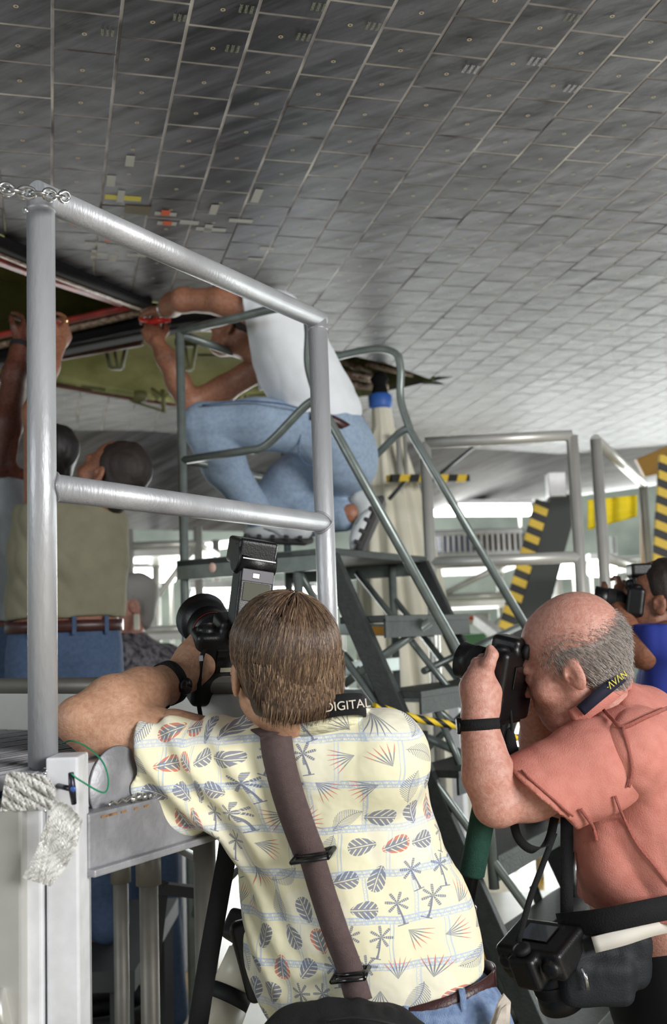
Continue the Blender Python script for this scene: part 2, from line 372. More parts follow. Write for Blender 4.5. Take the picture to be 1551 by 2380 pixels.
top = [belly(x, y)+DN*.5 for x, y in OPEN_A]; a = MB(); a.prism(top, DN*.01); a.build('well_roof', OLIVE, craft)
# panel of the open door that fills the far half of the opening, gently domed
dome = MB(); R_ = []
for t in np.linspace(0, 1, 9):
    row = []
    for s_ in np.linspace(0, 1, 15):
        x0, y0 = -330+s_*1010, 925-s_*185; x1, y1 = -330+s_*1010, 835+min(1, s_*1.35)*100
        x, y = x0+(x1-x0)*t, y0+(max(y1, y0+20)-y0)*t
        row.append(belly(x, y)+DN*(.03+.16*math.sin(math.pi*t)))
    R_.append(row)
V = [p for r in R_ for p in r]; Fq = [(i*15+k, i*15+k+1, i*15+k+16, i*15+k+15) for i in range(8) for k in range(14)]
dome.add(V, Fq, True); dome.build('door_panel', OLIVE, craft)
def strip(pts, w, m, name, off=-.004, t=.02, side=None):
    q = [belly(x, y)+DN*off for x, y in pts]; a = MB(); p = np.array(q)
    a.ribbon(p, side if side is not None else np.cross(nrm(p[-1]-p[0]), DN), w, t); return a.build(name, m, craft)
strip([(-340, 425), (0, 560), (130, 617), (335, 704)], .085, SEAL, 'edge_seal', -.008, .03)
strip([(-340, 440), (0, 578), (130, 632), (325, 706)], .02, RIV, 'rivet_strip', -.02, .012)
strip([(-340, 462), (0, 604), (130, 652), (290, 704)], .055, REDP, 'red_trim', .0, .02)
strip([(322, 708), (240, 727), (174, 742), (0, 780), (-340, 850)], .03, REDP, 'red_trim', -.0, .02)
strip([(336, 716), (240, 740), (174, 755), (0, 797), (-340, 872)], .035, RIV, 'rivet_strip', -.012, .02)
strip([(332, 706), (338, 712), (336, 719)], .03, RIV, 'rivet_strip', -.018, .02, side=D2)
strip([(640, 712), (560, 716), (345, 745), (130, 790), (-340, 900)], .13, SEAL, 'door_edge', -.02, .07)
strip([(640, 765), (420, 757), (322, 777), (132, 815), (-340, 915)], .05, RIV, 'hinge_rail', -.0, .03)
strip([(330, 790), (132, 826), (60, 842)], .03, BRN, 'hinge_bracket', -.01, .03)
strip([(-330, 832), (130, 893), (280, 920), (420, 940), (690, 918)], .03, BRN, 'far_edge_trim', -.006, .02)
strip([(470, 718), (640, 735)], .05, RIV, 'rivet_strip', .0, .02)
def bracket(cx, cy, w, h, name='hinge_bracket'):
    d = px(belly(cx, cy))[2]-.05; a = MB()
    c = [P(cx-w/2, cy-h/2, d), P(cx+w/2, cy-h/2, d), P(cx+w/4, cy+h/2, d), P(cx-w/4, cy+h/2, d)]
    for k in range(4): a.beam(c[k], c[(k+1) % 4], .016, .04, _F, .002)
    a.beam(P(cx-w*.1, cy-h*.4, d), P(cx+w*.05, cy+h*.4, d), .012, .02, _F)
    a.beam(P(cx-w*.7, cy-h*.6, d), P(cx+w*.7, cy-h*.6, d), .03, .05, _F); return a.build(name, OLIVE_D, craft)
bracket(270, 826, 52, 60); bracket(436, 830, 40, 56)
dd = px(belly(330, 930))[2]-.05; a = MB(); a.lathe(P(300, 918, dd), P(345, 922, dd)-P(300, 918, dd), [(0, .02), (.01, .035), (.05, .04), (.09, .03), (.1, .02)], 14); a.build('door_fitting', OLIVE_D, craft)
a = MB(); a.tube([P(300, 930, dd), P(380, 956, dd)], .007, 8); a.tube([P(378, 905, dd), P(382, 960, dd)], .012, 8); a.tube([P(350, 900, dd), P(382, 925, dd), P(400, 905, dd)], .008, 8); a.build('latch_rod', OLIVE_D, craft)
a = MB(); a.tube([P(460, 825, dd-.4), P(600, 827, dd-.4)], .006, 8); a.build('latch_rod', OLIVE_D, craft)
# second opening around the jack
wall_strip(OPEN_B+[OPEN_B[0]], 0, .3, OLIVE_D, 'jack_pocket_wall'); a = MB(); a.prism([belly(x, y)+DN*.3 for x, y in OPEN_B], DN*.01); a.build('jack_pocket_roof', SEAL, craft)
db = px(belly(870, 880))[2]; a = MB()
for (x0, y0, x1, y1, r) in ((790, 835, 860, 868, .02), (800, 868, 870, 880, .025), (850, 845, 960, 870, .018), (815, 895, 900, 900, .02)): a.tube([P(x0, y0, db), P(x1, y1, db+.1)], r, 8)
a.build('pocket_linkage', RIV, craft)
# far side of the hull, curving down past the end of the flat tiles
far = [(-400, 955), (130, 1000), (330, 1000), (600, 1020), (850, 1010), (1000, 1035), (1300, 1055), (1551, 1033), (2100, 1000)]
low = [(-400, 1170), (130, 1225), (330, 1232), (600, 1236), (850, 1215), (1000, 1203), (1300, 1150), (1551, 1110), (2100, 1060)]
SIDE = tile_mat('sooted_side_tile')
V = []; ns = 14
for t in np.linspace(0, 1, ns):
    for (x0, y0), (x1, y1) in zip(far, low):
        A = belly(x0, y0); dA = px(A)[2]; B = P(x1, y1, dA+1.3); q = A+(B-A)*t; q = q+DN*.0+np.array([0, .35*math.sin(math.pi*t), 0])-ZZ*.12*math.sin(math.pi*t); V.append(q)
nf = len(far); mk('hull_side', V, np.array([(i*nf+k, i*nf+k+1, i*nf+nf+k+1, i*nf+nf+k) for i in range(ns-1) for k in range(nf-1)]), SIDE, craft, smooth=True)
# rows of side tiles as raised strips
# small tapes stuck to the tiles
WT = mat('pale_tape', (196, 196, 190), .7); OT = mat('orange_tape', (226, 96, 40), .6); YT = mat('yellow_tape', (220, 208, 60), .6); ORG = WT
def tape(x, y, w, h, m, label, ang=0., z=-.0012):
    c = belly(x, y); d = px(c)[2]; s_ = d/FPX
    # lies in the surface: width along the tile rows, length foreshortened along the columns
    u = D2*math.cos(ang)+D1*math.sin(ang); v = -D2*math.sin(ang)+D1*math.cos(ang)
    hx = w*s_/2; e = belly(x, y+h/2)-belly(x, y-h/2); hy = np.linalg.norm(e)/2
    a = MB(); a.box(c+DN*z, (hx, hy, .0004), np.array([u, v, DN])); o = a.build('tape_strip', m, craft); tag(o, label); return o
for x, y, w, h in [(302, 374, 20, 24), (258, 420, 20, 24), (281, 456, 16, 26), (597, 455, 19, 30), (497, 487, 18, 22), (484, 530, 18, 16), (262, 599, 16, 14), (440, 517, 44, 8), (560, 513, 56, 7), (490, 533, 70, 7), (385, 497, 50, 7), (388, 519, 44, 7), (168, 513, 62, 7), (284, 557, 26, 12), (222, 566, 48, 6), (230, 590, 40, 6), (334, 572, 46, 6), (318, 593, 44, 6), (218, 590, 12, 20), (620, 577, 34, 6), (596, 602, 40, 5)]:
    tape(x, y, w, h, WT, 'pale square of tape' if w < 30 else 'pale strip of tape')
for x, y, w, h, an in [(385, 494, 20, 12, 0), (389, 518, 20, 9, 0), (165, 510, 20, 10, .4), (178, 520, 20, 9, .4), (287, 556, 84, 9, -.12)]: tape(x, y, w, h, OT, 'orange strip of tape', an, -.0022)
tape(286, 460, 82, 10, YT, 'yellow strip of tape', 0, -.0005); tape(320, 488, 60, 20, mat('brown_tape', (96, 84, 44), .6), 'brown patch')
# faint part numbers printed on some tiles
PRN = mat('tile_print_pale', (150, 152, 132), .7); PRB = mat('tile_print_white', (205, 203, 205), .7)
for x, y, m, sz in [(541, 112, PRN, .010), (573, 20, PRN, .010), (418, 40, PRN, .009), (250, 75, PRN, .009), (706, 85, PRN, .010), (741, 15, PRN, .010), (868, 60, PRN, .010), (1247, 142, PRB, .012), (1331, 205, PRB, .012), (1095, 160, PRB, .012), (1330, 40, PRN, .010)]:
    c = belly(x, y)-DN*.0018
    for k in range(3):
        text('tile_number', '%03d%03d' % (random.randint(100, 400), random.randint(100, 999)), c+D2*(k-1)*sz*1.3, D1, -D2, sz, m, craft, .0003)

# ------------------------------------------------------------ guardrail
gA = P(97, 1000, 1.70)*[1, 1, 0]; gL = .875; gB = gA+VV*gL
zt = P(97, 428, 1.70)[2]; zm = P(100, 1132, 1.70)[2]; zb = P(97, 1745, 1.70)[2]-.02; rr = .0233
rail = thing('guardrail', 'thick tubular aluminium guardrail bolted to the near work platform, chain hooked on', 'railing', gA+ZZ*zb)
a = MB(); a.tube([gA+ZZ*(zb-.01), gA+ZZ*(zt-.003)], rr, 28); a.build('post', ALU, rail)
a = MB(); a.tube([gB+ZZ*(zb-.35), gB+ZZ*(zt-.003)], rr, 28); a.build('post', ALU, rail)
a = MB(); a.tube([gA+ZZ*zt-VV*.012, gB+ZZ*zt+VV*.012], rr, 28); a.build('top_rail', ALU, rail)
a = MB(); a.tube([gA+ZZ*zm, gB+ZZ*zm], rr*.99, 28); a.build('mid_rail', ALU, rail)
for g, z, nm in ((gA, zt, 1), (gB, zt, -1)):
    a = MB(); a.lathe(g+ZZ*z-np.array([0, 0, .026])+VV*0, ZZ, [(-.002, rr*1.0), (0, rr*1.06), (.004, rr*1.0)], 28, False)
    b_ = [(nm*VV*(rr*1.0)+0)]; a.build('weld_bead', ALU_D, rail)
for g, sgn in ((gA, 1), (gB, -1)):
    a = MB(); ang = np.linspace(0, 2*math.pi, 28)
    W_ = np.cross(VV, ZZ); pts = [g+VV*sgn*(rr*math.sqrt(max(0, 1-.96*math.cos(t)**2))+.003)+W_*math.cos(t)*rr*1.02+ZZ*(zm+math.sin(t)*rr*1.04) for t in ang]
    a.tube(pts, .0032, 8, True); a.build('weld_bead', ALU_D, rail)
a = MB(); a.tube([P(62, 488, 1.66), P(54, 489, 1.655)], .004, 10); a.build('rivet', STEEL, rail)

# chain
chain = thing('safety_chain', 'bright twisted steel chain hanging across from the guardrail corner post', 'chain', P(60, 445, 1.66))
cp = spline([P(-140, 405, 1.60), P(-60, 420, 1.61), P(0, 436, 1.62), P(60, 447, 1.655), P(110, 452, 1.66), P(158, 458, 1.705)], 10)
L_ = np.concatenate([[0], np.cumsum(np.linalg.norm(np.diff(cp, axis=0), axis=1))]); pitch = .0185
for k in range(int(L_[-1]/pitch)):
    s_ = (k+.5)*pitch; c = np.array([np.interp(s_, L_, cp[:, q]) for q in range(3)]); c2 = np.array([np.interp(s_+.004, L_, cp[:, q]) for q in range(3)]); t = nrm(c2-c)
    n1 = nrm(np.cross(t, [0, .3, 1])); n2 = np.cross(t, n1); an = k*math.pi/2+.5; u = n1*math.cos(an)+n2*math.sin(an)
    pts = [c+t*(math.cos(q)*.0135)+u*(math.sin(q)*.0088) for q in np.linspace(0, 2*math.pi, 16, endpoint=False)]
    a = MB(); a.tube(pts, .0030, 7, True); a.build('link', STEEL, chain)

# ------------------------------------------------------------ near work platform (left)
plat = thing('work_platform', 'scuffed white aluminium work platform with ribbed deck under the guardrail', 'platform', (gA[0], gA[1], 0))
dz = zb                                     # deck height
fx = np.cross(VV, ZZ)                       # outwards, towards the camera side (right-near)
fx = -UU
# deck surface: parallel planks running away
e0 = gA+fx*.03
for k in range(14):
    c = e0+UU*(.075*k+.06)+VV*.35; a = MB(); a.box(c+ZZ*(dz-.012), (.034, .72, .012), np.array([UU, VV, ZZ]), .003)
    for q in (-.02, 0, .02): a.box(c+UU*q+ZZ*(dz+.001), (.005, .72, .003), np.array([UU, VV, ZZ]))
    a.build('deck_plank', ALU_D, plat)
def fpt(v, out, z): return gA+VV*v+fx*out+ZZ*z
zfa = P(200, 1865, 1.72)[2]
a = MB(); a.box(fpt(.55, .020, (dz+zfa)/2), (.012, .50, (dz-zfa)/2), np.array([fx, VV, ZZ]), .003); a.build('fascia_plate', ALU, plat)
a = MB(); a.lathe(fpt(.13, .034, dz-.045), fx, [(0, .066), (.003, .064), (.004, .03), (.0042, .001)], 40); a.build('round_gusset', ALU_D, plat)
# lower edge beam: box tube with lip
a = MB(); a.box(fpt(.53, .045, zfa-.046), (.022, .50, .043), np.array([fx, VV, ZZ]), .004); a.box(fpt(.53, .05, zfa-.093), (.03, .50, .006), np.array([fx, VV, ZZ]), .003); a.build('edge_beam', ALU_D, plat)
a = MB(); wp = [fpt(v, .062, zfa+.004+.002*math.sin(v*300)) for v in np.linspace(.08, .30, 60)]; a.tube(wp, [.0035+.0018*(1+math.sin(i*1.7)) if 14 < i < 44 else .0028 for i in range(60)], 8); a.build('weld_bead', STEEL, plat)
RUST = mat('rust', (150, 112, 76), .9, 0, .4, 200)
a = MB()
for v, w_ in ((.07, .012), (.085, .01), (.11, .006), (.14, .005), (.165, .006)): a.box(fpt(v, .0675, zfa-.012), (.0006, w_, .0018), np.array([fx, VV, ZZ]))
a.build('rust_marks', RUST, plat)
# socket that holds the rail post
zc = dz-.055
sc_ = MB(); sc_.box(fpt(-.001, .030, zc-.005), (.006, .052, .060), np.array([fx, VV, ZZ]), .003); sc_.box(fpt(-.045, 0, zc), (.036, .006, .056), np.array([fx, VV, ZZ]), .002); sc_.box(fpt(.045, .0, zc), (.036, .006, .056), np.array([fx, VV, ZZ]), .002); sc_.build('post_socket', ALU, plat)
a = MB(); a.box(fpt(.035, .042, zc), (.006, .016, .055), np.array([fx, VV, ZZ]), .002); a.box(fpt(-.035, .042, zc), (.006, .012, .055), np.array([fx, VV, ZZ]), .002); a.build('socket_flange', ALU, plat)
a = MB(); pts = [fpt(v, .045, dz+.002+.0015*math.sin(v*900)) for v in np.linspace(-.04, .012, 40)]; a.tube(pts, [.0052+.0014*math.sin(i*2.1) for i in range(40)], 8); pts = [fpt(-.04, .046, z) for z in np.linspace(dz, dz-.06, 30)]; a.tube(pts, [.004+.0014*math.sin(i*2.1) for i in range(30)], 8); a.build('weld_bead', STEEL, plat)
# corner legs: heavy white channels
def vleg(x0, x1, yt, d, name, m, depth=.05, lab=None):
    A = P(x0, yt, d); B = P(x1, yt, d); c = (A+B)/2; w_ = np.linalg.norm((B-A)[:2])/2; xd = nrm((B-A)*[1, 1, 0]); yd = np.cross(ZZ, xd)
    a = MB(); a.box(np.array([c[0], c[1], c[2]/2])+yd*depth, (w_, depth, c[2]/2), np.array([xd, yd, ZZ]), .004); o = a.build(name, m, plat)
    if lab: tag(o, lab)
    return o
vleg(50, 96, 1885, 1.56, 'corner_channel', WHITE_P, .03); vleg(106, 181, 1760, 1.58, 'corner_channel', WHITE_P, .035); vleg(94, 108, 1880, 1.60, 'slot_strip', mat('painted_slot_shade', (96, 96, 100), .6), .01)  # last strip: shade of the slot between the channels, put into its colour
vleg(-120, 49, 1880, 1.53, 'leg_plate', ALU_FAR, .05, 'wide grey plate beside the white channels')
a = MB(); q = P(20, 2330, 1.50); a.lathe(P(-40, 2355, 1.50), (P(20, 2340, 1.50)-P(-40, 2355, 1.50)), [(0, .03), (.035, .03), (.04, .027)], 24); a.build('pipe_stub', ALU_FAR, plat)
vleg(180, 192, 1980, 1.66, 'corner_flange', ALU_D, .03)
# further legs under the deck
LEGM = mat('dull_leg_paint', (128, 124, 116), .5, .4, .2, 12)
for x0, x1, d, yt in ((262, 297, 2.9, 1965), (322, 366, 2.6, 1960), (447, 500, 2.4, 1900)):
    A = P((x0+x1)/2, yt, d); r_ = (x1-x0)/2*d/FPX; a = MB(); a.tube([A, A*[1, 1, 0]], r_, 16); 
    if x0 < 400: a.tube([A, A-ZZ*.10], r_*1.35, 16)
    o = a.build('leg', LEGM, plat)
    a = MB(); a.lathe(A*[1, 1, 0], ZZ, [(0, r_*2), (.012, r_*2), (.02, r_)], 16); a.build('foot_pad', LEGM, o)
a = MB(); a.tube([P(345, 1935, 2.3), P(450, 1990, 2.45)], .010, 10); a.build('cross_brace', ALU, plat)
a = MB(); a.beam(P(300, 1935, 2.7), P(470, 1965, 2.7), .05, .05); a.build('under_beam', LEGM, plat)
a = MB(); a.beam(P(345, 2060, 2.9), P(470, 2075, 2.9), .03, .03); a.beam(P(380, 2050, 2.9), P(345, 2380, 2.9), .022, .022); a.build('dark_brace', BLACK_R, plat)
# T handle pin and its green lanyard
pin = thing('locking_pin', 'dark T-handled locking pin in the rail socket', 'pin', P(165, 1830, 1.53))
a = MB(); a.tube([P(133, 1826, 1.58), P(168, 1834, 1.53)], .0042, 12); a.build('shank', mat('dark_steel', (62, 62, 72), .35, .8), pin)
a = MB(); a.tube([P(165, 1796, 1.53), P(168, 1834, 1.53), P(172, 1868, 1.535)], [.0042, .0055, .004], 12); a.build('handle', MATS['dark_steel'], pin)
a = MB(); a.lathe(P(170, 1834, 1.524), -_F, [(0, .0045), (.002, .004), (.0022, .001)], 12); o = a.build('button', mat('blue_button', (60, 90, 160), .4), pin); tag(o, 'blue release button')
lan = spline([P(166, 1798, 1.525), P(185, 1813, 1.53), P(240, 1842, 1.56), P(252, 1815, 1.58), P(238, 1770, 1.60), P(200, 1735, 1.63), P(165, 1722, 1.65), P(142, 1730, 1.67)], 8)
a = MB(); a.tube(lan, .0013, 8); o = a.build('lanyard', mat('green_wire', (20, 132, 92), .35), None); tag(o, 'thin green wire lanyard looping over the aluminium plate', 'cable')
# crumpled clear sheet taped over the column top
FILM = bpy.data.materials.new('clear_film'); FILM.use_nodes = True; b_ = FILM.node_tree.nodes['Principled BSDF']; b_.inputs['Base Color'].default_value = (.93, .92, .88, 1); b_.inputs['Roughness'].default_value = .28; b_.inputs['Transmission Weight'].default_value = .15; b_.inputs['IOR'].default_value = 1.25; b_.inputs['Coat Weight'].default_value = .6
_n = FILM.node_tree.nodes.new('ShaderNodeTexNoise'); _n.inputs['Scale'].default_value = 30; _n.inputs['Detail'].default_value = 4; _n.inputs['Distortion'].default_value = 2; _b = FILM.node_tree.nodes.new('ShaderNodeBump'); _b.inputs['Distance'].default_value = .004; _b.inputs['Strength'].default_value = .5; FILM.node_tree.links.new(_n.outputs[0], _b.inputs['Height']); FILM.node_tree.links.new(_b.outputs[0], b_.inputs['Normal'])
def crumple(name, outline, d, amp, label, n=48, seed=1, dfun=None):
    r = np.random.default_rng(seed); V = []; F = []
    ph = r.uniform(0, 6, (9, 3)); kk = r.uniform(-50, 50, (9, 2))
    # rows across the outline: list of (left, right) pixel pairs
    m = len(outline); t = np.linspace(0, m-1, 60); Lx = np.array([[*o_[0], *o_[1]] for o_ in outline], float)
    rows = np.array([[np.interp(q, range(m), Lx[:, c]) for c in range(4)] for q in t])
    for i, (xl, yl, xr, yr) in enumerate(rows):
        for k in range(n):
            s_ = k/(n-1); x = xl+(xr-xl)*s_; y = yl+(yr-yl)*s_
            h = sum(abs(math.sin((x*kk[q, 0]+y*kk[q, 1])/(420/(1+q*.7))+ph[q, 0]+1.5*math.sin(x*.02*q+ph[q, 1])))**1.1*amp/(1+1.1*q) for q in range(9))/3
            V.append(P(x, y, d-h+(dfun(x, y) if dfun else 0)))
    F = np.array([(i*n+k, i*n+k+1, i*n+n+k+1, i*n+n+k) for i in range(59) for k in range(n-1)])
    o = mk(name, V, F, FILM, None, smooth=False); so = o.modifiers.new('t', 'SOLIDIFY'); so.thickness = .0006; tag(o, label, 'plastic sheet'); return o
crumple('plastic_wrap', [((22, 1792), (95, 1800)), ((14, 1800), (118, 1812)), ((8, 1830), (130, 1835)), ((4, 1860), (128, 1858)), ((0, 1886), (122, 1882))], 1.545, .03, 'shiny crumpled clear wrap bunched around the rail socket', seed=3)
crumple('plastic_sheet', [((128, 1856), (163, 1872)), ((118, 1880), (193, 1905)), ((100, 1930), (184, 1950)), ((85, 1975), (170, 1985)), ((68, 2010), (154, 2015)), ((52, 2040), (118, 2060))], 1.50, .022, 'limp translucent sheet hanging over the white channels', seed=8)

# ------------------------------------------------------------ white beam and tube behind the deck (second level)
def on_plane(x, y, z):
    r = _F+_R*(x-775.5)/FPX-_U*(y-1190)/FPX; t = (z-CAM_H)/r[2]; return EYE+t*r
tA, tB = on_plane(-250, 1688, dz+.002), on_plane(640, 1716, dz+.002); ta = nrm(tB-tA)
hb = (px(tA+ZZ*.01)[1]-px(tA)[1]); hgt = .01*(1610-1688)/hb
a = MB(); a.beam(tA+ZZ*hgt/2, tB+ZZ*hgt/2, .02, hgt, bev=.003); a.build('toe_board', ALU_FAR, plat)
a = MB(); a.tube([tA+ZZ*(hgt+.016), tB+ZZ*(hgt+.016)], .018, 16); a.build('edge_tube', LEGM, plat)
zl = 0.72; lx = -1.16; LOWM = mat('dark_stand_metal', (58, 60, 62), .6, .3)
lowdeck = MB(); lowdeck.box((lx, 3.62, zl-.03), (.52, .42, .03)); o = lowdeck.build('low_stand', LOWM); tag(o, 'low dark stand beneath the two reaching men', 'platform')
for sx in (-1, 1):
    for sy in (-1, 1):
        a = MB(); a.beam((lx+sx*.47, 3.62+sy*.37, zl-.06), (lx+sx*.47, 3.62+sy*.37, 0), .05, .05, VV); a.build('leg', LOWM, o)
YB = mat('dark_yellow_plate', (176, 164, 30), .6)
o = MB().prism([P(405, 1905, 2.6), P(405, 1952, 2.6), P(500, 1930, 2.65), P(500, 1905, 2.65)], ZZ*0+_F*.01).build('yellow_plate', YB); tag(o, 'dull yellow plate hanging below the patterned sleeve', 'plate')

# ------------------------------------------------------------ rolling stairs
sN = P(684, 708, 3.5); zr = sN[2]; sN = sN*[1, 1, 0]; LW = .50; WD = .66
zp = P(700, 1288, 3.5)[2]
def F3(a_, b_, z): return sN+UU*a_+VV*b_+ZZ*z       # a: towards the far left end, b: across, z: height
zp += .005
stairs = thing('rolling_stairs', 'grey green rolling stairs with tubular handrails, a man squatting on top', 'stairs', F3(0, WD/2, 0))
SR = .0155
def loop(b_):
    sl = np.array([-.52, 0, -.855]); sl_ = lambda s_: F3(sl[0]*s_, b_, zr-.30+sl[2]*s_)
    return [F3(LW, b_, zr-.0), F3(LW*.5, b_, zr), F3(.06, b_, zr), F3(-.035, b_, zr-.035), F3(-.055, b_, zr-.10), F3(-.05, b_, zr-.22), F3(-.085, b_, zr-.35), F3(-.60, b_, zr-1.28)]
for b_ in (0, WD):
    q = loop(b_); a = MB(); c = np.vstack([q[:1], spline(q[1:-1], 8), q[-1:]]); a.tube(c, SR, 14); a.build('handrail', GREEN_G, stairs)
    a = MB(); a.tube([F3(LW, b_, zr-.005), F3(LW, b_, .05)], SR*1.02, 14); a.build('post', GREEN_G, stairs)
    a = MB(); c = np.vstack([[F3(LW, b_, zp+.36)], spline([F3(.22, b_, zp+.36), F3(.13, b_, zp+.37), F3(-.03, b_, zp+.48), F3(-.083, b_, zr-.34)], 6)]); a.tube(c, SR*.95, 14); a.build('knee_rail', GREEN_G, stairs)
    # stringer down to the floor
    a = MB(); a.beam(F3(-.10, b_, zp-.03), F3(-.10-.112*7.6, b_, .08), .03, .07, bev=.003); a.build('stringer', GREEN_D, stairs)
    a = MB(); a.tube([F3(-.60, b_, zr-1.28), F3(-.62, b_, zp-1.02)], SR, 12); a.build('rail_foot', GREEN_G, stairs)
    a = MB(); a.tube([F3(.02, b_, zp), F3(.02, b_, .08)], SR, 12); a.build('post', GREEN_G, stairs)
    a = MB(); a.tube([F3(LW, b_, .75), F3(-.35, b_, zp-.5)], SR*.8, 10); a.tube([F3(.02, b_, zp-.15), F3(-.72, b_, .9)], SR*.8, 10); a.build('brace', GREEN_G, stairs)
a = MB(); a.tube([F3(LW, 0, zr-.01), F3(LW, WD, zr-.01)], SR, 12); a.build('end_rail', GREEN_G, stairs)
a = MB(); a.tube([F3(LW, 0, zp+.36), F3(LW, WD, zp+.36)], SR*.9, 12); a.build('end_rail', GREEN_G, stairs)
# platform plate with a skirt
a = MB(); a.box(F3((LW-.1)/2, WD/2, zp-.012), ((LW+.14)/2, WD/2+.02, .012), np.array([UU, VV, ZZ]), .003); a.build('platform', GREEN_D, stairs)
a = MB(); a.box(F3((LW-.1)/2, -.012, zp-.035), ((LW+.14)/2, .008, .035), np.array([UU, VV, ZZ]), .002); a.box(F3((LW-.1)/2, WD+.012, zp-.035), ((LW+.14)/2, .008, .035), np.array([UU, VV, ZZ]), .002); a.build('skirt', GREEN_G, stairs)
o = MB().lathe(F3(LW-.14, -.0205, zp-.035), -VV, [(0, .017), (.001, .0165), (.0012, .001)], 20).build('round_sticker', mat('pink_sticker', (206, 176, 160), .6), stairs); tag(o, 'pale pink round sticker')
for k in range(1, 8):
    z = zp-.235*k; s_ = k*.235/.855*.52/1.0
    if z < .1: break
    a = MB(); a.box(F3(-.10-.112*k, WD/2, z), (.085, WD/2-.01, .011), np.array([UU, VV, ZZ]), .002); a.box(F3(-.10-.112*k-.08, WD/2, z-.03), (.004, WD/2-.01, .03), np.array([UU, VV, ZZ])); a.build('tread', GREEN_D, stairs)
# lower cross bars between the posts
a = MB(); a.beam(F3(-.10, WD+.02, zp-.52), F3(LW, WD+.02, zp-.52), .03, .05, bev=.002); a.build('cross_bar', GREEN_G, stairs)
a = MB(); a.beam(F3(.02, 0, zp-.40), F3(.02, WD, zp-.40), .03, .05, bev=.002); a.build('cross_bar', GREEN_G, stairs)
a = MB(); a.tube([F3(.02, 0, .5), F3(.02, WD, zp-.5)], SR*.8, 10); a.build('brace', GREEN_G, stairs)
a = MB(); A_, B_ = P(790, 1462, 3.72), P(1010, 1466, 3.62); a.beam(A_, B_, .02, .042, bev=.002); a.build('label_bar', GREEN_G, stairs)
o = MB().beam(P(858, 1465, 3.66), P(912, 1467, 3.635), .003, .028).build('warning_label', mat('orange_label', (228, 160, 50), .6), stairs); tag(o, 'orange warning label')
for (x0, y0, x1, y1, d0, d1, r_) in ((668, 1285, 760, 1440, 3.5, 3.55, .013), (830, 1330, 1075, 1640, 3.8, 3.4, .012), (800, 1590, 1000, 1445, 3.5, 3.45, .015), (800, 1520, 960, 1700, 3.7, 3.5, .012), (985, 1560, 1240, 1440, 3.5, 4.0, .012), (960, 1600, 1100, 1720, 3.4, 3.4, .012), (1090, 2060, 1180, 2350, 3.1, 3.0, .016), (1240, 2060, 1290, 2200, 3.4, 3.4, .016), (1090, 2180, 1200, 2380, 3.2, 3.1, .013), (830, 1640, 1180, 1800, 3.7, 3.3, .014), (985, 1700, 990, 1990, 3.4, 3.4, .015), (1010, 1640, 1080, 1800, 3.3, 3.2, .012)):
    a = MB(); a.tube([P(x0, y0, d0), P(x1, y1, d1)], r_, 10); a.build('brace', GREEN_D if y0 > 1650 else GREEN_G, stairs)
for sa, sb in ((LW, 0), (LW, WD), (-.88, 0), (-.88, WD)):
    a = MB(); a.lathe(F3(sa, sb, .045)-VV*.015, VV, [(0, .02), (.002, .042), (.028, .042), (.03, .02)], 20); a.build('caster', BLACK_R, stairs)
# striped rope
rope = MB(); rp = spline([P(870, 1640, 2.9), P(960, 1668, 2.95), P(1080, 1690, 3.0), P(1180, 1712, 3.05), P(1290, 1716, 3.1)], 14); rope.tube(rp, .011, 12)
sm = bpy.data.materials.new('striped_rope'); sm.use_nodes = True; nt = sm.node_tree
def stripes(m, scale, dirv, c1=(232, 200, 40), c2=(24, 22, 20), rough=.6):
    nt = m.node_tree; g = nt.nodes.new('ShaderNodeNewGeometry'); mp = nt.nodes.new('ShaderNodeVectorMath'); mp.operation = 'DOT_PRODUCT'; mp.inputs[1].default_value = tuple(float(q*scale) for q in dirv); nt.links.new(g.outputs['Position'], mp.inputs[0])
    fr = nt.nodes.new('ShaderNodeMath'); fr.operation = 'FRACT'; nt.links.new(mp.outputs['Value'], fr.inputs[0]); r = nt.nodes.new('ShaderNodeValToRGB'); r.color_ramp.interpolation = 'CONSTANT'; r.color_ramp.elements[0].color = lin(c1)+(1,); r.color_ramp.elements[1].position = .5; r.color_ramp.elements[1].color = lin(c2)+(1,)
    nt.links.new(fr.outputs[0], r.inputs[0]); nt.links.new(r.outputs[0], nt.nodes['Principled BSDF'].inputs['Base Color']); nt.nodes['Principled BSDF'].inputs['Roughness'].default_value = rough; return m
stripes(sm, 26, (1, .2, 1.2)); o = rope.build('barrier_rope', sm); tag(o, 'yellow and black barrier rope slung across the stairs', 'rope')
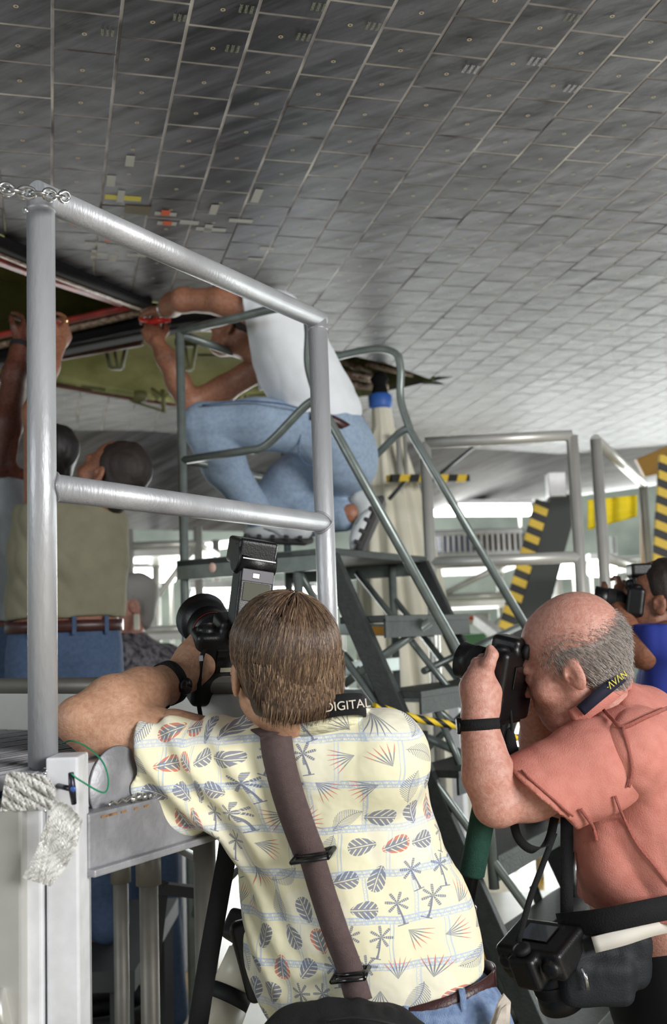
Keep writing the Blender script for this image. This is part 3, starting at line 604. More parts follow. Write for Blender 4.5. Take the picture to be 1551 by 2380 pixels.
# ------------------------------------------------------------ soft-blended solids for bodies and clothes
def rotm(fwd, up):
    f = nrm(fwd); r = nrm(np.cross(f, up)); u = np.cross(r, f); return np.array([r, f, u])      # rows: right, forward, up
class Solid:
    def __init__(s): s.p = []
    def cap(s, a, b, ra, rb=None, k=.012, sub=False, flat=None):
        """round cone between a and b; flat = (axis, factor) squashes its section"""
        a = np.asarray(a, float); b = np.asarray(b, float); rb = ra if rb is None else rb; R = max(ra, rb)*max(1, (1/flat[1] if flat and flat[1] < 1 else (flat[1] if flat else 1)))
        lo = np.minimum(a, b)-R; hi = np.maximum(a, b)+R
        s.p.append((0, (a, b, ra, rb, flat), lo, hi, k, sub)); return s
    def chain(s, pts, rs, k=.012, flat=None):
        for i in range(len(pts)-1): s.cap(pts[i], pts[i+1], rs[i], rs[i+1], k, flat=flat)
        return s
    def ell(s, c, r, A=None, k=.012, sub=False):
        c = np.asarray(c, float); r = np.asarray(r, float); A = np.eye(3) if A is None else np.asarray(A, float)
        e = np.sqrt(((A.T*r)**2).sum(1)); s.p.append((1, (c, r, A), c-e, c+e, k, sub)); return s
    def box(s, c, h, A=None, rnd=.005, k=.008, sub=False):
        c = np.asarray(c, float); h = np.asarray(h, float); A = np.eye(3) if A is None else np.asarray(A, float)
        e = (np.abs(A.T)*h).sum(1); s.p.append((2, (c, h, A, rnd), c-e, c+e, k, sub)); return s
    def cut(s, c, n, k=.003):
        """keep the side the normal points away from"""
        s.p.append((3, (np.asarray(c, float), nrm(n)), None, None, k, True)); return s
    def mesh(s, res, disp=None, lo=None, hi=None, amp=.0):
        far = .06; bb = [(p[2], p[3]) for p in s.p if p[2] is not None and not p[5]]
        L0 = np.min([b[0] for b in bb], 0)-3*res-amp if lo is None else np.asarray(lo, float); H0 = np.max([b[1] for b in bb], 0)+3*res+amp if hi is None else np.asarray(hi, float)
        n = np.maximum(4, np.ceil((H0-L0)/res).astype(int)+1); D = np.full(n, far, np.float32)
        ax = [(L0[i]+res*np.arange(n[i])).astype(np.float32) for i in range(3)]
        for ty, q, l, h, k, sub in s.p:
            if l is None: sl = (slice(None),)*3
            else:
                pad = max(k, res)*1.6+amp+res; a0 = np.clip(np.floor((l-pad-L0)/res).astype(int), 0, n-1); b0 = np.clip(np.ceil((h+pad-L0)/res).astype(int)+1, 1, n); sl = tuple(slice(a0[i], b0[i]) for i in range(3))
            X = ax[0][sl[0]][:, None, None]; Y = ax[1][sl[1]][None, :, None]; Z = ax[2][sl[2]][None, None, :]
            if X.size*Y.size*Z.size == 0: continue
            if ty == 0:
                a, b, ra, rb, flat = q
                if flat is None:
                    ba = b-a; l2 = max(ba@ba, 1e-12); t = np.clip(((X-a[0])*ba[0]+(Y-a[1])*ba[1]+(Z-a[2])*ba[2])/l2, 0, 1)
                    d = np.sqrt((X-a[0]-t*ba[0])**2+(Y-a[1]-t*ba[1])**2+(Z-a[2]-t*ba[2])**2)-(ra+(rb-ra)*t)
                else:
                    ba = b-a; l2 = max(ba@ba, 1e-12); t = np.clip(((X-a[0])*ba[0]+(Y-a[1])*ba[1]+(Z-a[2])*ba[2])/l2, 0, 1)
                    dx, dy, dz_ = X-a[0]-t*ba[0], Y-a[1]-t*ba[1], Z-a[2]-t*ba[2]; w_, f_ = nrm(flat[0]), flat[1]
                    c = dx*w_[0]+dy*w_[1]+dz_*w_[2]; d = np.sqrt(np.maximum(dx**2+dy**2+dz_**2-c*c+(c/f_)**2, 0))-(ra+(rb-ra)*t); d = d*min(1, (f_+1)/2)
            elif ty == 1:
                c, r, A = q; x, y, z = X-c[0], Y-c[1], Z-c[2]
                u = [(x*A[i][0]+y*A[i][1]+z*A[i][2])/r[i] for i in range(3)]
                k0 = np.sqrt(u[0]**2+u[1]**2+u[2]**2); k1 = np.sqrt((u[0]/r[0])**2+(u[1]/r[1])**2+(u[2]/r[2])**2); d = k0*(k0-1)/np.maximum(k1, 1e-6)
                d = np.where(k1 < 1e-5, -min(r), d)
            elif ty == 2:
                c, hh, A, rd = q; x, y, z = X-c[0], Y-c[1], Z-c[2]
                u = [np.abs(x*A[i][0]+y*A[i][1]+z*A[i][2])-(hh[i]-rd) for i in range(3)]
                d = np.sqrt(np.maximum(u[0], 0)**2+np.maximum(u[1], 0)**2+np.maximum(u[2], 0)**2)+np.minimum(np.maximum(np.maximum(u[0], u[1]), u[2]), 0)-rd
            else:
                c, nn = q; d = -((X-c[0])*nn[0]+(Y-c[1])*nn[1]+(Z-c[2])*nn[2])
            T = D[sl]; d = d.astype(np.float32)
            if sub: d = -d; hh_ = np.maximum(k-np.abs(T-d), 0)/k; D[sl] = np.maximum(T, d)+hh_*hh_*k*.25
            else: hh_ = np.maximum(k-np.abs(T-d), 0)/k; D[sl] = np.minimum(T, d)-hh_*hh_*k*.25
        if disp is not None:
            m = np.argwhere(np.abs(D) < max(3*res, amp*2.5)); Pp = L0+m*res
            D[m[:, 0], m[:, 1], m[:, 2]] += disp(Pp).astype(np.float32)
        return nets(D, L0, res)
def nets(D, L0, res):
    In = D < 0; In[0] = In[-1] = False; In[:, 0] = In[:, -1] = False; In[:, :, 0] = In[:, :, -1] = False
    D = np.where(In, np.minimum(D, -1e-6), np.maximum(D, 1e-6))
    any_ = np.zeros(np.array(D.shape)-1, bool); all_ = np.ones_like(any_); C = [(i, j, k) for i in (0, 1) for j in (0, 1) for k in (0, 1)]
    sh = any_.shape
    for c in C:
        v = In[c[0]:c[0]+sh[0], c[1]:c[1]+sh[1], c[2]:c[2]+sh[2]]; any_ |= v; all_ &= v
    cells = np.argwhere(any_ & ~all_); idx = np.full(sh, -1, np.int64); idx[tuple(cells.T)] = np.arange(len(cells))
    vals = {c: D[cells[:, 0]+c[0], cells[:, 1]+c[1], cells[:, 2]+c[2]] for c in C}
    acc = np.zeros((len(cells), 3)); cnt = np.zeros(len(cells))
    for a in C:
        for ax in range(3):
            if a[ax]: continue
            b = list(a); b[ax] = 1; b = tuple(b); va, vb = vals[a], vals[b]; m = (va < 0) != (vb < 0)
            t = np.where(m, va/np.where(m, va-vb, 1), 0); p = np.zeros((len(cells), 3)); p[:] = a; p[:, ax] += t; acc[m] += p[m]; cnt[m] += 1
    V = L0+(cells+acc/cnt[:, None])*res; F = []
    for ax in range(3):
        s0 = [slice(None)]*3; s1 = [slice(None)]*3; s0[ax] = slice(0, -1); s1[ax] = slice(1, None)
        A, B = In[tuple(s0)], In[tuple(s1)]; e = np.argwhere(A != B); o1, o2 = [(1, 2), (2, 0), (0, 1)][ax]
        e = e[(e[:, o1] > 0) & (e[:, o2] > 0)]; e = e[(e[:, o1] < sh[o1]) & (e[:, o2] < sh[o2])]
        def ix(d1, d2):
            q = e.copy(); q[:, o1] -= d1; q[:, o2] -= d2; return idx[q[:, 0], q[:, 1], q[:, 2]]
        Q = np.stack([ix(1, 1), ix(0, 1), ix(0, 0), ix(1, 0)], 1); fl_ = ~A[e[:, 0], e[:, 1], e[:, 2]]; Q[fl_] = Q[fl_][:, ::-1]; F.append(Q)
    F = np.concatenate(F); F = F[(F >= 0).all(1)]; return V, F
def vnoise(P_, scale, seed=0, stretch=(1, 1, 1), A=None):
    """smooth value noise in -1..1 at points"""
    q = P_ if A is None else P_@np.asarray(A).T
    q = q*np.asarray(stretch)*scale+seed*17.3; i = np.floor(q).astype(np.int64); f = q-i; f = f*f*(3-2*f)
    def h(x, y, z): n = (x*73856093) ^ (y*19349663) ^ (z*83492791) ^ (seed*2654435); n = (n ^ (n >> 13))*1274126177 & 0x7fffffff; return (n ^ (n >> 16)) % 65536/32768-1
    o = 0
    for a in (0, 1):
        for b in (0, 1):
            for c in (0, 1): o = o+h(i[:, 0]+a, i[:, 1]+b, i[:, 2]+c)*(f[:, 0] if a else 1-f[:, 0])*(f[:, 1] if b else 1-f[:, 1])*(f[:, 2] if c else 1-f[:, 2])
    return o
def folds(A, amp, scale=9, stretch=(1, 1, .35), seed=1):
    """creases that run along the third axis of A"""
    def f(p):
        a = vnoise(p, scale, seed, stretch, A); b = vnoise(p, scale*2.3, seed+5, stretch, A)
        return amp*((1-2*np.abs(a))*.75+(1-2*np.abs(b))*.3)
    return f
def both(*fs): return lambda p: sum(f(p) for f in fs)
def smesh(name, parts, m, parent, mats=None):
    """parts: list of (V, F); joined into one mesh object"""
    n = 0; Vs = []; Fs = []; mi = []
    for k, (V, F) in enumerate(parts): Vs.append(V); Fs.append(F+n); n += len(V); mi.append(np.full(len(F), k if mats and len(mats) > k else 0))
    return mk(name, np.concatenate(Vs), np.concatenate(Fs), m, parent, True, mats)

# skin and cloth
def skin_mat(name, rgb, rgb2, rough=.5, spots=1.0):
    m = mat(name, rgb, rough, 0, .3, 110, .3, 300, rgb2=rgb2, sss=.12); return m
SKIN_T = skin_mat('tanned_skin', (192, 150, 122), (176, 130, 102)); SKIN_P = skin_mat('ruddy_skin', (202, 152, 136), (188, 130, 114)); SKIN_B = skin_mat('brown_skin', (142, 96, 72), (122, 78, 58)); SKIN_D = skin_mat('dark_skin', (92, 52, 38), (66, 36, 28))
def denim(name, rgb, rgb2):
    m = mat(name, rgb, .85, 0, .4, 70, .5, 500, rgb2=rgb2); return m
JEAN = denim('pale_denim', (150, 168, 188), (134, 154, 178)); JEAN2 = denim('blue_denim', (66, 84, 112), (56, 74, 102)); JEAN3 = denim('faded_denim', (128, 148, 180), (100, 122, 158))
def head(s, c, fwd, up, sc=1., neck=None, ear=True, hairline=False, jaw=1.0):
    """head solids about the centre between the ears; eyes at half height"""
    A = rotm(fwd, up); W = lambda x, y, z: np.asarray(c)+(x*A[0]+y*A[1]+z*A[2])*sc
    s.ell(W(0, -.012, .035), np.array([.077, .098, .090])*sc, A, k=.02)
    s.ell(W(0, .035, -.035), np.array([.062, .062, .078])*sc, A, k=.03)
    s.ell(W(0, .058, -.088), np.array([.034, .030, .026])*sc*jaw, A, k=.03)
    s.cap(W(-.05, .0, -.055), W(-.018, .06, -.092), .024*sc, .016*sc, k=.03); s.cap(W(.05, .0, -.055), W(.018, .06, -.092), .024*sc, .016*sc, k=.03)
    s.cap(W(-.030, .083, .018), W(.030, .083, .018), .014*sc, .014*sc, k=.02)          # brow
    s.ell(W(-.031, .098, -.004), np.array([.019, .018, .013])*sc, A, k=.012, sub=True); s.ell(W(.031, .098, -.004), np.array([.019, .018, .013])*sc, A, k=.012, sub=True)
    s.ell(W(-.031, .078, -.004), np.array([.014, .014, .013])*sc, A, k=.004); s.ell(W(.031, .078, -.004), np.array([.014, .014, .013])*sc, A, k=.004)
    s.cap(W(0, .090, .008), W(0, .112, -.030), .009*sc, .013*sc, k=.012); s.ell(W(-.012, .100, -.034), np.array([.009, .011, .008])*sc, A, k=.008); s.ell(W(.012, .100, -.034), np.array([.009, .011, .008])*sc, A, k=.008)
    s.ell(W(-.045, .058, -.030), np.array([.026, .026, .024])*sc, A, k=.02); s.ell(W(.045, .058, -.030), np.array([.026, .026, .024])*sc, A, k=.02)
    s.cap(W(-.018, .088, -.062), W(.018, .088, -.062), .007*sc, .007*sc, k=.008); s.cap(W(-.015, .087, -.072), W(.015, .087, -.072), .008*sc, .008*sc, k=.008)
    s.ell(W(0, .098, -.067), np.array([.024, .010, .0016])*sc, A, k=.003, sub=True)
    if ear:
        for e in (-1, 1):
            B = rotm(A[1]*1+A[0]*e*-.35+A[2]*-.15, A[2]+A[1]*-.15)
            s.ell(W(e*.083, -.010, -.008), np.array([.008, .019, .032])*sc, B, k=.006)
            s.ell(W(e*.080, .002, -.006), np.array([.010, .010, .016])*sc, B, k=.008)
            s.ell(W(e*.094, -.003, -.006), np.array([.0085, .011, .021])*sc, B, k=.003, sub=True)
            s.ell(W(e*.088, .004, -.016), np.array([.008, .006, .008])*sc, B, k=.004, sub=True)
    if neck is not None: s.cap(W(0, -.022, -.045), neck, .056*sc, .064*sc, k=.03); 
    return W
def hand(s, wrist, fdir, pnorm, thumb_side, curl=(.4, .5, .6, .7), spread=.12, sc=1., thumb=(.5, .3), r=1.0):
    """hand from the wrist point: fdir to the fingertips, pnorm out of the palm, thumb_side = +-1 along fdir x pnorm"""
    f = nrm(fdir); n = nrm(np.asarray(pnorm, float)-f*(np.asarray(pnorm, float)@f)); t = np.cross(f, n)*thumb_side
    W = lambda a, b, c: np.asarray(wrist)+(f*a+t*b+n*c)*sc
    s.ell(W(.045, 0, 0), np.array([.043, .052, .016])*sc*r, np.array([t, f, n]), k=.014)
    for q in (-.026, -.009, .009, .026): s.cap(W(.0, q*.5, 0), W(.085, q*1.05, -.002), .012*sc*r, .0098*sc*r, k=.012)
    L = [(.044, .028, .022), (.050, .032, .023), (.046, .030, .022), (.036, .022, .019)]
    for i, q in enumerate((.027, .009, -.009, -.026)):
        p = W(.086-.004*abs(i-1), q*1.05, -.002); a = curl[i]; d0 = f*math.cos(spread*(1.2-i)*1.0)+t*math.sin(spread*(1.2-i)); ang = a*.7
        rr0 = (.0092, .0094, .009, .0080)[i]*sc*r
        for j, l in enumerate(L[i]):
            d = d0*math.cos(ang)+n*math.sin(ang); p2 = p+d*l*sc; s.cap(p, p2, rr0*(1-.08*j), rr0*(1-.08*(j+1)), k=.004); p = p2; ang += a*(1.1, .8, .6)[j]
    p = W(.018, .024, .006); d = nrm(f*.65+t*.75*(thumb[0]+.5)+n*thumb[1]); s.cap(p, p+d*.040*sc, .0145*sc*r, .0115*sc*r, k=.012); p = p+d*.040*sc
    d = nrm(f*.95+t*.35*thumb[0]+n*thumb[1]*1.3); s.cap(p, p+d*.030*sc, .0112*sc*r, .0102*sc*r, k=.006); p = p+d*.030*sc
    d = nrm(f*1.0+t*.1+n*thumb[1]*1.5); s.cap(p, p+d*.024*sc, .0102*sc*r, .0080*sc*r, k=.005)
    return W
def arm(s, sh, el, wr, r=1., k=.02, mus=None):
    sh, el, wr = map(lambda v: np.asarray(v, float), (sh, el, wr))
    s.chain([sh, sh+(el-sh)*.45, el], [.056*r, .050*r, .040*r], k); s.ell(el, np.array([.041, .041, .041])*r, None, k)
    s.chain([el, el+(wr-el)*.3, el+(wr-el)*.7, wr], [.041*r, .046*r, .036*r, .028*r], k, flat=None)
    return s
def strands(name, head_pts, m, parent, r=.0007, seg=7, n_side=3):
    """head_pts: list of strand polylines"""
    V = []; F = []; b = 0
    ang = np.arange(n_side)*2*math.pi/n_side
    for pl in head_pts:
        k = len(pl); T = np.gradient(pl, axis=0); T /= np.linalg.norm(T, axis=1, keepdims=True)+1e-9; x = np.cross(T, [.3, .5, .8]); x /= np.linalg.norm(x, axis=1, keepdims=True)+1e-9; y = np.cross(T, x)
        rad = r*np.linspace(1, .35, k)[:, None, None]
        V.append((pl[:, None, :]+rad*(np.cos(ang)[None, :, None]*x[:, None, :]+np.sin(ang)[None, :, None]*y[:, None, :])).reshape(-1, 3))
        i = np.arange(k-1)[:, None]*n_side+np.arange(n_side)[None, :]; j = np.arange(k-1)[:, None]*n_side+(np.arange(n_side)[None, :]+1) % n_side
        F.append(np.stack([i, j, j+n_side, i+n_side], -1).reshape(-1, 4)+b); b += k*n_side
    return mk(name, np.concatenate(V), np.concatenate(F), m, parent, True)
def hair_mat(name, cols, rough=.4):
    m = bpy.data.materials.new(name); m.use_nodes = True; nt = m.node_tree; b = nt.nodes['Principled BSDF']; g = nt.nodes.new('ShaderNodeNewGeometry'); r = nt.nodes.new('ShaderNodeValToRGB')
    e = r.color_ramp.elements; e[0].color = lin(cols[0])+(1,); e[1].color = lin(cols[-1])+(1,)
    for i, c in enumerate(cols[1:-1]): x = e.new((i+1)/(len(cols)-1)); x.color = lin(c)+(1,)
    nt.links.new(g.outputs['Random Per Island'], r.inputs[0]); nt.links.new(r.outputs[0], b.inputs['Base Color']); b.inputs['Roughness'].default_value = rough; return m
# ============================================================ photographer in the patterned shirt
def floor_pt(p): return np.array([p[0], p[1], 0.])
pA = P(760, 1800, 1.78)
manA = thing('person', 'man with brown hair in yellow leaf-print shirt aiming a camera with flash', 'person', (pA[0]+.15, pA[1]+.1, 0))
hc = P(655, 1546, 1.80)                               # head centre
hf = nrm(P(560, 1490, 2.02)-hc); hup = nrm(ZZ+UU*.0+np.array([-.12, .10, 0]))
shL, elL, wrL = P(560, 1760, 1.86), P(188, 1668, 1.80), P(408, 1582, 1.98)
shR, elR, wrR = P(905, 1760, 1.78), P(860, 1900, 2.10), P(640, 1650, 2.14)
nkA = P(720, 1700, 1.84); chest = P(740, 1880, 1.86); waist = P(860, 2240, 1.86); pelv = P(960, 2420, 1.86)
def torsoA(s, g=0., k=.05):
    ax = nrm(shR-shL); fw = nrm(np.cross(ZZ, ax)); 
    s.cap(P(610, 1768, 1.87), P(880, 1768, 1.80), .075+g, .075+g, k)
    s.ell(P(745, 1850, 1.87), np.array([.165, .115, .15])+g, np.array([ax, fw, ZZ]), k)
    s.ell(P(800, 2020, 1.88), np.array([.180, .125, .18])+g, np.array([ax, fw, ZZ]), k)
    s.ell(P(840, 2150, 1.88), np.array([.176, .130, .13])+g, np.array([ax, fw, ZZ]), k)
    s.ell(P(890, 2280, 1.88), np.array([.172, .128, .11])+g, np.array([ax, fw, ZZ]), k)
    return ax, fw
hipL, hipR = pelv+np.array([-.09, 0, -.05]), pelv+np.array([.09, 0, -.05])
# skin: head with neck, trunk under the clothes, arms and hands
hs = Solid(); WA = head(hs, hc, hf, hup, 1.04, neck=nkA-ZZ*.02); hv_, hfc = hs.mesh(.003)
bs = Solid(); torsoA(bs, -.012); bs.cap(nkA, nkA-ZZ*.10, .055, .07, .03); bs.ell(pelv, (.155, .115, .13), None, .04)
fl_, fr_ = floor_pt(pelv)+np.array([-.12, -.02, 0]), floor_pt(pelv)+np.array([.12, .05, 0])
for hp, ft in ((hipL, fl_), (hipR, fr_)): bs.chain([hp, (hp+ft)/2+np.array([0, .04, 0]), ft+ZZ*.09], [.085, .058, .040], .03); bs.cap(ft+ZZ*.04, ft+ZZ*.035+np.array([-.02, .17, 0]), .04, .032, .03)
arm(bs, shR, elR, wrR, 1.05); hand(bs, wrR, P(560, 1600, 2.16)-wrR, -_F, 1, (.6, .7, .7, .8)); arm(bs, shL, P(430, 1700, 1.83), P(330, 1690, 1.82), 1.1) if False else bs.cap(shL, P(400, 1720, 1.83), .055, .055, .03)
tv, tf = bs.mesh(.007)
as_ = Solid()
as_.chain([P(430, 1745, 1.84), P(330, 1728, 1.83), P(248, 1706, 1.81), P(192, 1676, 1.80)], [.064, .062, .051, .036], .03)
as_.ell(P(172, 1672, 1.795), (.030, .028, .030), None, .03)
as_.chain([P(196, 1672, 1.80), P(262, 1640, 1.84), P(330, 1610, 1.90), P(392, 1590, 1.96), P(424, 1570, 1.99)], [.036, .050, .043, .033, .031], .025)
# hand wrapped around the camera grip and lens: heel of the palm, four fingers under the lens, thumb up the side
wv = P(424, 1570, 1.99); pc = P(452, 1535, 2.02)
as_.chain([wv, pc, P(468, 1500, 2.035)], [.030, .037, .030], .02); as_.cap(P(440, 1565, 2.00), P(468, 1545, 2.02), .028, .026, .02)
as_.chain([P(455, 1520, 2.02), P(468, 1488, 2.03), P(478, 1472, 2.045), P(490, 1458, 2.05)], [.024, .0165, .0125, .0095], .012)
for i, (x, y) in enumerate([(470, 1498), (478, 1522), (484, 1546), (486, 1566)]):
    as_.chain([P(x-14, y+6, 2.045), P(x+2, y, 2.075), P(x+20, y-8, 2.085), P(x+34, y-12, 2.075)], [.012, .0105, .0098, .0085], .006)
av, af = as_.mesh(.0032)
smesh('body', [(tv, tf), (hv_, hfc), (av, af)], SKIN_T, manA)
# shirt: back panels with sleeve, soft creases
sh_ = Solid(); axA, fwA = torsoA(sh_, .012, .06)
# blouse of cloth over the belt on the right side and the loose left flank
sh_.ell(P(1020, 2230, 1.84), (.070, .08, .085), None, .05); sh_.ell(P(1010, 2130, 1.86), (.065, .08, .10), None, .05)
sh_.ell(P(700, 2250, 1.86), (.09, .09, .17), rotm([0, 1, 0], nrm([-.3, 0, 1])), .05)
sh_.cap(P(590, 1925, 1.86), P(620, 1770, 1.86), .055, .06, .06)
sh_.cap(nkA-ZZ*.02+VV*.0, P(730, 1720, 1.83), .07, .085, .05)
# left sleeve: wide, drooping short sleeve
sh_.chain([P(620, 1770, 1.86), P(500, 1765, 1.85), P(395, 1768, 1.835), P(322, 1750, 1.828)], [.078, .078, .080, .086], .05)
sh_.chain([P(600, 1845, 1.86), P(490, 1848, 1.85), P(330, 1842, 1.828)], [.060, .058, .060], .04)
# right shoulder slope
sh_.cap(P(880, 1765, 1.80), P(900, 1830, 1.92), .072, .062, .05)
sh_.cut(P(330, 1780, 1.83), P(320, 1775, 1.83)-P(420, 1780, 1.83), .002)       # sleeve hem
sh_.cut(P(960, 2318, 1.86), -nrm(np.array([.30, 0, 1.])), .002) if False else None
hemn = nrm(np.array([.24, 0, -1.0])); sh_.cut(P(900, 2338, 1.80), hemn, .004)
sh_.cut(nkA+ZZ*.055+np.array([0, 0, 0]), nrm(ZZ+np.array([-.15, .35, 0])), .004)
cutout = Solid()
Af = np.array([axA, fwA, ZZ])
diag = np.array([nrm(ZZ*.8-axA*.6), fwA, nrm(ZZ*.6+axA*.8)])
def slv(p):                                         # deep folds falling from the shoulder across the sleeve
    q = np.array([px(P(0, 0, 1))[:2]]) if False else None
    x = (p-P(500, 1760, 1.85))@axA; z = (p-P(500, 1760, 1.85))[:, 2]
    w_ = np.exp(-((x+.02)/.13)**2)
    return -.0065*w_*np.cos((x*1.0+z*.55)*105)
dA = both(folds(Af, .0045, 7, (1.0, 1.0, .4), 3), folds(diag, .004, 8, (1.3, 1, .35), 8), slv)
sv, sf = sh_.mesh(.0045, dA, amp=.016)

# cotton print: leaves, palms and zig-zag bands, drawn as numbers into a cloth texture
def cloth_print(name, N=2048, tile=.46, pxm=None):
    base = np.array(lin((234, 229, 196))); img = np.tile(base.astype(np.float32), (N, N, 1)); cr, cg, cb = np.array(lin((160, 182, 218))), np.array(lin((108, 114, 138))), np.array(lin((206, 104, 90)))
    mm = N/tile                                   # pixels per metre
    r = np.random.default_rng(5)
    yy, xx = np.mgrid[0:N, 0:N]
    def put(cx, cy, rad, fn):
        n = int(rad*mm)+2; ys = np.arange(int(cy)-n, int(cy)+n); xs = np.arange(int(cx)-n, int(cx)+n); Y, X = np.meshgrid(ys, xs, indexing='ij'); u = (X-cx)/mm; v = (Y-cy)/mm
        M, c = fn(u, v); iy, ix = ys % N, xs % N; sub = img[np.ix_(iy, ix)]; al = M[..., None]; img[np.ix_(iy, ix)] = sub*(1-al)+c*al
    # blocks outlined with uneven pale blue lines, zig-zag bands between
    cell = N//6; edge = np.zeros((N, N), np.float32); wob = (np.sin(yy/37.)*3+np.sin(yy/91.+2)*5); wob2 = (np.sin(xx/41.)*3+np.sin(xx/83.+1)*5)
    for off, wd in ((0, 9), (26, 8), (52, 9)):
        row = (yy//cell) % 3
        ex = np.abs(((xx+wob+(yy//cell)*cell//2) % cell)-off); edge = np.maximum(edge, (ex < wd/2+1)*.75*(off < 30)); ey = np.abs(((yy+wob2) % cell)-off); edge = np.maximum(edge, (ey < wd/2+1)*.8)
    yb = (yy+wob2) % cell; xb = (xx+wob) % 44; zig = np.abs(np.abs(xb-22)*52/22-yb) < 7; edge = np.maximum(edge, (zig & (yb < 52))*.8)
    band = (((xx+wob+(yy//cell)*cell//2) % cell) < 26); xz = (yy+wob) % 40; zz = np.abs(np.abs(xz-20)*26/20-((xx+wob+(yy//cell)*cell//2) % cell)) < 3.5; edge = np.maximum(edge, (band & zz & ((yy//cell) % 2 == 0))*.7)
    blk = ((xx//cell+yy//cell*2) % 5 == 1) & (yb > 58); bt = ((yb < 56) & (((xx+yy//3)//9) % 3 > 0))[..., None]*.28; img[:] = img*(1-bt)+cr*bt
    img[:] = img*(1-edge[..., None]*.85)+cr*edge[..., None]*.85
    tint = ((np.sin(xx/210.)*np.sin(yy/190.+1)) > .3)[..., None]*.35; img[:] = img*(1-tint)+np.array(lin((236, 236, 226)))*tint
    def monstera(th, s, red):
        def fn(u, v):
            a = (u*math.cos(th)+v*math.sin(th))/s; b = (-u*math.sin(th)+v*math.cos(th))/s
            w_ = .62*np.sqrt(np.clip(1-((a-.0)/1.0)**2, 0, 1))*(1.0-.35*a); ins = (np.abs(b) < w_) & (np.abs(a) < 1)
            slit = (np.sin((a*1.0+np.abs(b)*.9)*15) > .72) & (np.abs(b) > .12); mid = np.abs(b) < .035; hole = False
            M = (ins & ~slit & ~mid).astype(np.float32); tex = .55+.45*((np.floor(u*1400)+np.floor(v*1400)) % 2)
            M = M*(.62+.3*tex); c = np.broadcast_to(cg, u.shape+(3,)).copy()
            if red: ed = (np.abs(b) > w_*.62) | (np.abs(a) > .78); c[ed] = cb
            return M, c
        return fn
    def palm(th, s, red):
        def fn(u, v):
            a = (u*math.cos(th)+v*math.sin(th))/s; b = (-u*math.sin(th)+v*math.cos(th))/s
            tr = (np.abs(b-.08*np.sin(a*2)) < .05+.02*(a < -.8)) & (a < .25) & (a > -1); rad = np.hypot(a-.3, b); an = np.arctan2(b, a-.3)
            fr = (np.abs(((an/(2*math.pi)*7+.1) % 1)-.5) < .5*(.80-rad*.85)) & (rad < .68) & ~((np.sin(rad*60) > .75) & (rad > .2)); g = (np.abs(a+.98) < .03) & (np.abs(b) < .3)
            M = (tr | fr | g).astype(np.float32)*.9; return M, np.broadcast_to(cg, u.shape+(3,))
        return fn
    def frond(th, s, red):
        def fn(u, v):
            a = (u*math.cos(th)+v*math.sin(th))/s; b = (-u*math.sin(th)+v*math.cos(th))/s; b = b-.25*a*a
            st = (np.abs(b) < .02) & (np.abs(a) < 1); lf = (((a*9+np.abs(b)*7) % 1) < .42) & (np.abs(b) < .48*(1-np.abs(a)**2)) & (np.abs(a) < 1); M = (st | lf).astype(np.float32)*.8
            return M, np.broadcast_to(cb if red == 2 else cg, u.shape+(3,))
        return fn
    def burst(th, s, red):
        def fn(u, v):
            a = (u*math.cos(th)+v*math.sin(th))/s; b = (-u*math.sin(th)+v*math.cos(th))/s; rad = np.hypot(a+.7, b); an = np.arctan2(b, a+.7)
            lf = (np.abs(((an*4.2) % 1)-.5) < .42*(1-rad/1.75)) & (rad < 1.7) & (np.abs(an) < .62); M = lf.astype(np.float32)*.85; c = np.broadcast_to(cg, u.shape+(3,)).copy(); c[rad > 1.05] = cb if red else cg
            return M, c
        return fn
    kinds = [monstera, palm, burst, monstera, palm, frond, monstera, burst]; q = 0
    g = 9
    for i in range(g):
        for j in range(g):
            cx = (i+.5+(j % 2)*.5)*N/g+r.uniform(-14, 14); cy = (j+.5)*N/g+r.uniform(-14, 14); k = kinds[(i*3+j*5) % 8]; s_ = {monstera: .0225, palm: .028, burst: .022, frond: .028}[k]; th = math.pi/2+r.uniform(-.5, .5) if k is palm else r.uniform(0, 6.28)
            put(cx, cy, s_*1.9, k(th, s_, 1 if (i+2*j) % 4 == 0 or (k is burst and r.random() < .7) else 0))
    im = bpy.data.images.new(name, N, N); im.colorspace_settings.name = 'sRGB'
    lo_ = np.clip(img, 0, 1); sr = np.where(lo_ <= .0031308, lo_*12.92, 1.055*lo_**(1/2.4)-.055); out = np.ones((N, N, 4), np.float32); out[..., :3] = sr; im.pixels.foreach_set(out.ravel()); im.pack(); return im
pm = bpy.data.materials.new('leaf_print_cotton'); pm.use_nodes = True; nt = pm.node_tree; b_ = nt.nodes['Principled BSDF']; b_.inputs['Roughness'].default_value = .75; b_.inputs['Sheen Weight'].default_value = .15
ti = nt.nodes.new('ShaderNodeTexImage'); ti.image = cloth_print('leaf_print'); uvn = nt.nodes.new('ShaderNodeUVMap'); nt.links.new(uvn.outputs[0], ti.inputs[0]); nt.links.new(ti.outputs[0], b_.inputs['Base Color'])
_n = nt.nodes.new('ShaderNodeTexNoise'); _n.inputs['Scale'].default_value = 14; _b = nt.nodes.new('ShaderNodeBump'); _b.inputs['Strength'].default_value = .35; _b.inputs['Distance'].default_value = .01; nt.links.new(_n.outputs[0], _b.inputs['Height']); nt.links.new(_b.outputs[0], b_.inputs['Normal'])
def set_uv(o, fn):
    me = o.data; n = len(me.vertices); co = np.empty(n*3); me.vertices.foreach_get('co', co); uv = fn(co.reshape(-1, 3)); li = np.empty(len(me.loops), np.int32); me.loops.foreach_get('vertex_index', li)
    l = me.uv_layers.new(name='UVMap'); l.data.foreach_set('uv', uv[li].astype(np.float32).ravel())
o = mk('shirt', sv, sf, pm, manA, True); tag(o, 'pale yellow shirt printed with grey leaves and palms')
